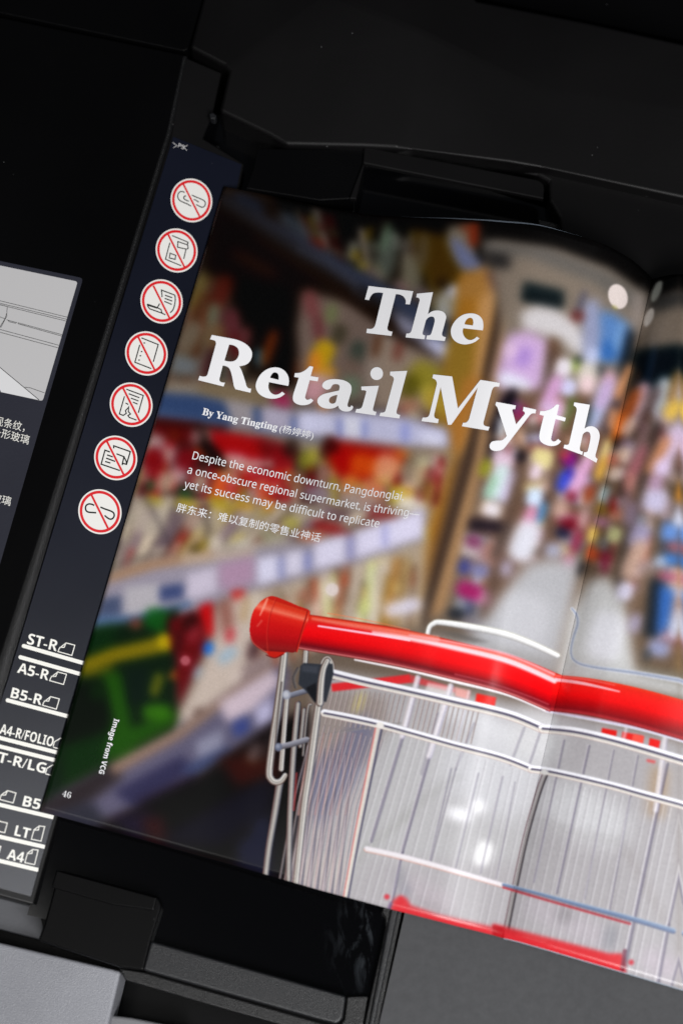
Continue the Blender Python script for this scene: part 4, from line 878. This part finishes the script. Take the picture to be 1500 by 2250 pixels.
# deep base and floor of the machine
slab('base_tray', [(-1600,-1600),(3400,-1600),(3400,4000),(-1600,4000)], -42, 10, M_black, cop, 0)
# left housing, rounded shoulder, ramp that carries the size plate
hl = slab('left_housing', [(-1200,-225),(0,38),(404,121),(367,291),(226,740),(134,1030),(-14,1490),(-160,1950),(-1200,1700)], 10, 45, M_black, cop, .4)
def loft(name, lines, mat):
    n = len(lines[0]); V = np.vstack(lines); F = [[i * n + j, i * n + j + 1, (i + 1) * n + j + 1, (i + 1) * n + j] for i in range(len(lines) - 1) for j in range(n - 1)]
    return pmesh(name, V, up_facing(V, F), mat, cop, True)
LA = [(402,125),(367,291),(226,740),(134,1030),(-14,1490),(-150,1915)]
LB = [(412,125),(377,293),(241,745),(154,1034),(14,1498),(-108,1905)]
A3 = at(LA, 10.0); B3 = on_plate(LB, -.1)
lines = []
for k in range(7):
    t = k / 6; s = math.sin(t * math.pi / 2)
    lines.append(A3 * (1 - t) + B3 * t + np.array([0, 0, .55 * math.sin(t * math.pi)]))
loft('rounded_shoulder', lines, M_edge)
RAMP = [(404,124),(488,160),(468,252),(447,304),(537,360),(527,412),(128,1795),(74,1988),(0,1968),(-130,1935),(-130,1985),(-108,1905),(14,1498),(154,1034),(241,745),(377,293)]
RAMP = [(404,124),(488,160),(468,252),(447,304),(537,360),(527,412),(129,1795),(75,1988),(0,1968),(-130,1933),(14,1498),(154,1034),(241,745),(377,293)]
rp = plate('plate_carrier', RAMP, -.45, 24, M_matt, cop, .7, 3)
LAB = [(381,300),(531,361),(522,406),(120,1791),(69,1970),(-125,1917),(16,1499),(156,1035),(243,746)]
sp = plate('size_plate', LAB, .05, .5, M_navy, cop, .15)
on = lambda off: (lambda px: on_plate(px, off))
# lettering on the plate
strokes('raw_mark', [[(380,313),(389,320),(381,325)],[(413,319),(404,323),(411,331)]], 1.0, on(.12), M_diag, sp)
text_on_path('material_mark', 'PS', [(391,323),(404,328.5)], (.3,-.95), 9.0, on(.12), M_diag, sp, 0, .70)
def size_text(s, b, up, cap, sx=0):
    return text_on_path('size_lettering', sans(s, 1), b, up, cap, on(.14), M_white, sp, .0, .71, 2.0)
UPV = (.235, -.97)
size_text('ST-R', [(59.2,1414.3),(124.7,1431)], UPV, 23.5)
size_text('A5-R', [(37.8,1477.5),(105.6,1495)], UPV, 22.5)
size_text('B5-R', [(23.2,1532.3),(91,1549.5)], UPV, 22.5)
size_text('A4-R/FOLIO', [(-1,1611.4),(115.5,1641)], UPV, 21.5)
size_text('LT-R/LG', [(-22,1669.5),(98.8,1699.5)], UPV, 22.5)
size_text('B5', [(49.3,1770.3),(87,1779)], UPV, 22.5)
size_text('LT', [(31.5,1835.3),(64,1843)], UPV, 22.5)
size_text('A4', [(14.7,1886.8),(51,1895.6)], UPV, 22.5)
def cr6(p, d=(0, 0)): return [(q[0] / 6.818 + d[0], 1370 + q[1] / 6.818 + d[1]) for q in p]
land = [(873,420),(893,372),(993,290),(1125,325),(1080,478),(873,420)]; lfold = [(993,292),(965,357),(893,356)]
for dx, dy in ((0, 0), (-125, 435), (-232, 805)):
    q = lambda P_: cr6([(a + dx, b + dy) for a, b in P_])
    strokes('page_symbol', [q(land), q(lfold)], 2.0, on(.14), M_white, sp)
def cr7(p): return [(q[0] / 5.922, 1570 + q[1] / 5.922) for q in p]
for dx, dy in ((0, 0), (-85, 305)):
    q = lambda P_: cr7([(a + dx, b + dy) for a, b in P_])
    strokes('page_symbol', [q([(412,1622),(447,1500),(513,1450),(585,1458),(538,1648),(412,1622)]), q([(513,1453),(503,1503),(450,1503)])], 2.0, on(.14), M_white, sp)
    strokes('page_symbol', [q([(-100,1480),(-60,1375),(100,1412),(65,1538),(-100,1500)])], 2.0, on(.14), M_white, sp)
strokes('page_symbol', [cr7([(0,1105),(22,1045),(102,990),(212,1022),(175,1150),(0,1105)]), cr7([(102,993),(75,1048),(22,1048)])], 2.0, on(.14), M_white, sp)
strokes('page_symbol', [cr7([(695,415),(712,355),(790,308),(900,340),(860,470),(695,425)])], 2.0, on(.14), M_white, sp)
strokes('page_symbol', [cr7([(595,768),(615,700),(690,655),(810,690),(770,815),(595,772)])], 2.0, on(.14), M_white, sp)
BARS = [((52.8,1419.3),(190,1458.8),1),((45.5,1444),(185,1483.3),1),((17.6,1538.7),(163,1577.5),1),((-40,1611),(140,1657),0),((-40,1630),(135,1673.8),0),
        ((-60,1754),(118,1796),0),((-60,1824.8),(99,1861),0),((-80,1872.2),(84.5,1911.6),0)]
for a, b, rd in BARS:
    a = np.array(a); b = np.array(b); d = (b - a) / np.linalg.norm(b - a); n = np.array([-d[1], d[0]]); hw = 4.3
    pts = [b + n * hw, b - n * hw] + [a - n * hw * math.cos(u) - d * hw * math.sin(u) * rd for u in np.linspace(0, math.pi, 9)]
    fan('guide_line', pts, on(.10), M_white, sp)
# the seven prohibition signs
SIGN = [(420.8,440.4,91.2,96,'crossed out paper clip'),(388.4,550.4,92,96.8,'crossed out form with pasted labels'),(355.4,662.4,92.8,97.2,'crossed out curled sheet'),
        (322,776.6,93.6,97.2,'crossed out punched sheet'),(288.6,889.2,94,97.6,'crossed out torn sheet'),(254.6,1006.2,94.8,98,'crossed out folded sheet'),(220,1124.4,95.2,98.8,'crossed out staple')]
ORG = [(360,380),(330,490),(295,605),(262,718),(230,830),(194,946),(160,1063)]
PIC = [
 [('s',[(575,545),(530,515),(480,510),(420,540),(388,610),(392,680),(430,745),(500,790),(640,850),(755,915)]),('s',[(615,640),(580,635),(552,665),(560,710),(600,740),(690,780)]),
  ('s',[(770,608),(860,650),(980,700),(1080,745),(1135,800),(1140,870),(1100,930),(1040,940),(970,910),(890,870)]),('s',[(825,725),(890,755),(945,790),(950,810)])],
 [('l',[(605,345),(1045,530),(1020,605)]),('l',[(765,510),(1020,600),(1040,620),(1045,700),(1000,720),(755,665),(765,510)]),('l',[(985,735),(925,985)]),('l',[(545,540),(425,995),(855,1175)]),('l',[(550,830),(705,890),(690,1000),(530,960),(550,830)])],
 [('l',[(770,600),(752,405),(1120,545)]),('s',[(1120,545),(1130,680),(1100,860),(1050,970),(985,1030)]),('l',[(845,545),(1045,615)]),('l',[(840,632),(1045,708)]),('l',[(830,715),(1035,800)]),
  ('l',[(705,775),(640,880)]),('l',[(360,790),(620,880),(740,940),(765,1040),(860,1085)]),('s',[(360,790),(385,860),(430,920)]),('l',[(430,920),(765,1040)]),('l',[(385,825),(640,905)])],
 [('l',[(615,305),(1075,490),(940,965)]),('l',[(570,495),(435,975),(885,1150)]),('d',(695,445)),('d',(620,682)),('d',(585,797)),('d',(550,915))],
 [('l',[(600,315),(1065,490),(930,965)]),('l',[(665,440),(960,550)]),('l',[(725,560),(935,640)]),('l',[(780,670),(910,725)]),('l',[(580,695),(655,735)]),
  ('l',[(550,510),(410,995),(515,1035),(600,980),(575,905),(650,830),(672,790),(655,930),(715,995),(645,1040),(680,1090),(880,1165)])],
 [('l',[(705,490),(705,420),(1160,580),(1055,930),(945,900),(985,720),(780,640)]),('l',[(985,720),(1050,850),(1055,930)]),('l',[(940,950),(945,895)]),('l',[(600,590),(465,540),(360,925),(875,1100)]),
  ('l',[(520,670),(680,725)]),('l',[(495,758),(745,850)]),('l',[(468,850),(615,895)])],
 [('s',[(595,595),(530,565),(450,555),(380,590),(355,660),(375,740),(440,780),(550,790),(650,797)]),('s',[(765,640),(880,690),(1060,755),(1130,810),(1140,890),(1090,960),(1020,970),(950,930),(880,870)])],
]
for i, (cx, cy, bw, bh, what) in enumerate(SIGN):
    M_ = np.linalg.cholesky(np.array([[(bw / 2) ** 2, 107.], [107., (bh / 2) ** 2]]))
    ell = lambda k, n=64: [np.array([cx, cy]) + k * (M_ @ np.array([math.cos(u), math.sin(u)])) for u in np.linspace(0, 2 * math.pi, n, endpoint=False)]
    s = fan('prohibition_sign', ell(1.0), on(.12), M_sticker, cop); label(s, 'round white sign with a red ring and a ' + what)
    o_, n_ = ell(.93, 64), ell(.81, 64)
    V = on_plate(np.array(o_ + n_), .22); F = [[k, (k + 1) % 64, (k + 1) % 64 + 64, k + 64] for k in range(64)]
    pmesh('red_ring', V, up_facing(V, F), M_red, s)
    ox, oy = ORG[i]
    c12 = lambda p: (ox + p[0] / 12.5, oy + p[1] / 12.5)
    sl = [c12((530, 290)), c12((985, 1200))] if i < 4 else [c12((510, 285)), c12((985, 1225))]
    if i == 6: sl = [c12((515, 300)), c12((985, 1250))]
    if i == 0: sl = [c12((530, 290)), c12((1000, 1225))]
    if i == 1: sl = [c12((485, 290)), c12((945, 1210))]
    wgap = 3.5
    strokes('slash', [sl], 3.9 + .1 * i, on(.30), M_red, s)
    lw = (2.3, 2.3, 2.5, 2.5, 2.5, 2.9, 3.4)[i]
    ls = []
    for q in PIC[i]:
        if q[0] == 'd':
            c = c12(q[1]); ls.append([(c[0] - 1.9, c[1]), (c[0] + 1.9, c[1] + .1)])
        elif q[0] == 's': ls.append([tuple(v) for v in smooth_path([c12(p) for p in q[1]], 6)])
        else: ls.append([c12(p) for p in q[1]])
    strokes('pictogram', ls, lw, on(.20), M_ink, s)
# instruction label on the left housing
il = slab('instruction_label', rounded([(-420,486),(183,611),(-38,1372),(-420,1290)], 8, 4, (1,)), 10.35, .3, M_navy2, cop, .1)
il.name = 'instruction_label'
def Z(z): return lambda px: at(px, z)
def cL(p): return [(q[0] / 6.25, 550 + q[1] / 6.25) for q in p]
fan('diagram', rounded(cL([(-900,20),(1070,430),(590,2070),(-900,1750)]), 6, 4, (1, 2)), Z(10.45), M_diag, il)
fan('diagram_patch', cL([(-300,1370),(0,1600),(530,2052),(20,1945),(-5,1915),(-300,1860)]), Z(10.55), M_diagw, il)
fan('diagram_patch', cL([(-300,1640),(-5,1900),(20,1945),(-300,1880)]), Z(10.6), M_navy2, il)
DL = [[(-50,680),(930,920)],[(-50,715),(920,948)],[(-50,735),(910,972)],[(-60,730),(105,772),(98,860),(100,900),(20,1055),(5,1050),(75,940),(98,862)],[(-60,895),(75,940)],[(0,1050),(20,1058)],
      [(95,955),(120,962)],[(118,965),(125,980),(220,1003),(232,992),(122,963)],[(250,995),(858,1160)],[(252,1010),(850,1178)],[(250,995),(255,1012)],
      [(-60,1070),(812,1305)],[(-60,1108),(800,1340)],[(345,1880),(420,1890),(615,1958)]]
strokes('diagram_line', [cL(l) for l in DL], .85, Z(10.65), M_ink, il)
strokes('diagram_line', [cL([(-60,1555),(330,1880),(540,2055)])], 1.3, Z(10.65), M_ink, il)
text_on_path('instruction_line', '现条纹，', [(-12,931.5),(54,947.5)], (.2,-.97), 17.0, Z(10.6), M_white, il, .0, .76, 2.0)
text_on_path('instruction_line', '条形玻璃', [(-18,954),(63,975.5)], (.2,-.97), 17.0, Z(10.6), M_white, il, .0, .76, 2.0)
text_on_path('instruction_line', '玻璃', [(-18,1099.5),(23,1110.5)], (.2,-.97), 17.0, Z(10.6), M_white, il, .0, .76, 2.0)
# upper housing: cover behind the groove, hinge covers
slab('rear_cover', [(-1200,-500),(452,-500),(444,0),(413,107),(404,112),(0,28),(-1200,-235)], 10.2, 45, M_black, cop, .5)
def facets(name, px, zs, faces, mat, thick=10, bevel=1.2, seg=4):
    V = at(px, zs); n = len(V)
    edges = {}
    for f in faces:
        for i in range(len(f)): e = (f[i], f[(i + 1) % len(f)]); edges[e] = 1
    F = [list(f) for f in faces]
    area = lambda f: sum(V[f[i]][0] * V[f[(i + 1) % len(f)]][1] - V[f[(i + 1) % len(f)]][0] * V[f[i]][1] for i in range(len(f)))
    F = [f if area(f) > 0 else f[::-1] for f in F]
    ed = {(f[i], f[(i + 1) % len(f)]) for f in F for i in range(len(f))}
    VV = np.vstack([V, V - np.array([0, 0, thick])]); G = list(F) + [[i + n for i in f[::-1]] for f in F]
    for a, b in ed:
        if (b, a) not in ed: G.append([a, a + n, b + n, b])
    o = pmesh(name, VV, G, mat, cop, True)
    if bevel:
        m = o.modifiers.new('edge', 'BEVEL'); m.width = bevel * U; m.segments = seg; m.limit_method = 'ANGLE'; m.angle_limit = math.radians(9)
    o.modifiers.new('flat', 'WEIGHTED_NORMAL')
    return o
facets('hinge_cover', [(456,-500),(448,-10),(417,104),(492,143),(502,156),(482,244),(592,297),(628,318),(800,322),(900,326),(1190,366),(1500,436),(3000,786),
                      (3000,445),(1500,95),(1290,48),(1045,0),(640,-500),(925,70),(720,-14),(870,326),(1165,190),(1120,356)],
       [12,12,11,10,10,9,8,8,9,9,9,9,9, 14,14,14,14,13,18,17,10,13,11],
       [(0,1,2,3,19,17),(3,4,5,6,7,8,20,18,19),(20,9,22,21,18),(19,18,21,14,15,16,17),(22,10,11,12,13,14,21)], M_matt, 50, 5.0)
slab('cable_void', [(700,-300),(1045,-6),(1500,89),(3000,440),(3000,-300)], -14, 20, M_black, cop, 0)
slab('rear_ledge', [(896,332),(1190,372),(1500,442),(3000,792),(3000,1280),(1330,700),(1232,520),(1228,478),(1206,440),(1204,398),(1180,385)], 2, 40, M_matt, cop, 1.5)
slab('hinge_block', [(566,326),(700,328),(798,326),(800,362),(778,436),(700,440),(540,414),(556,370)], 5, 30, M_black, cop, .5)
slab('hinge_arm', rounded([(800,322),(1196,398),(1193,437),(797,358)], 22, 5, (1,)), 7, 3, M_matt, cop, .5)
slab('hinge_arm_end', [(797,360),(800,361),(782,436),(768,436)], 6.5, 3, M_matt, cop, .3)
slab('latch_pin', [(460,250),(468,247),(476,254),(472,262),(462,260)], 8, 5, M_bar, cop, .4)
# scanner glass between plate and rim
slab('scanner_glass', [(430,240),(700,300),(1236,470),(1245,520),(870,1990),(806,2200),(330,2075),(60,2010),(125,1795)], -8, 3, M_glass, cop, 0)
# right rim and platen
rim = [(1180,480),(1262,500),(882,2009),(820,2300),(790,2300),(813,2189),(838,2080),(847,2034),(846,2015),(838,2004),(1190,520)]
slab('glass_rim', rim, -4, 14, M_edge, cop, .6)
slab('rim_ridge', [(1222,500),(1254,508),(873,2010),(812,2300),(800,2300),(856,2006)], -2.6, 4, M_bar, cop, .9, 4)
slab('platen', [(1290,500),(3200,960),(3200,4000),(460,4000),(830,2262),(888,2009)], -7, 6, M_platen, cop, 0)
# front latch block, bar and steps
slab('latch_block', rounded([(131,1911),(347,1969),(356,1990),(332,2066),(316,2132),(268,2126),(84,2066),(98,2030)], 9, 4, (0, 1, 2)), -2, 24, M_black, cop, .8, 4)
slab('latch_step', [(114,1950),(125,1912),(345,1972),(338,2000),(248,1988)], -1.2, 3, M_black, cop, .5)
slab('front_bar', rounded([(332,2067),(760,2188),(753,2238),(739,2250),(700,2240),(314,2131)], 6, 3, (1, 2)), -3, 6, M_bar, cop, 1.1, 4)
slab('bar_end_step', [(763,2190),(808,2189),(797,2252),(742,2262),(757,2240)], -5.5, 10, M_edge, cop, .4)
slab('front_step', [(262,2127),(316,2136),(700,2246),(742,2256),(738,2285),(500,2219),(275,2153)], -7, 12, M_edge, cop, .6)
slab('front_well_side', [(125,1800),(160,1798),(148,1870),(118,1950),(96,2040),(84,1996)], -16, 4, M_black, cop, 0)
slab('well_wall', [(150,1797),(203,1812),(190,1860),(184,1905),(150,1905),(138,1850)], -13, 4, plastic('grey_well_plastic', (.055,.056,.06), .5), cop, 1.0)
slab('lower_frame', [(-900,1740),(75,1990),(100,2010),(92,2066),(-900,1810)], -26, 8, plastic('worn_grey_plastic', (.07,.072,.08), .5), cop, 1.0)
slab('front_panel', [(-1000,1815),(0,2071),(266,2134),(60,3000),(-1000,3000)], -14, 25, M_grey, cop, 1.2, 4)
slab('front_panel', [(240,2230),(290,2236),(420,2262),(300,3000),(70,3000)], -24, 15, plastic('mid_grey_plastic', (.15,.15,.16), .5), cop, 1.2)
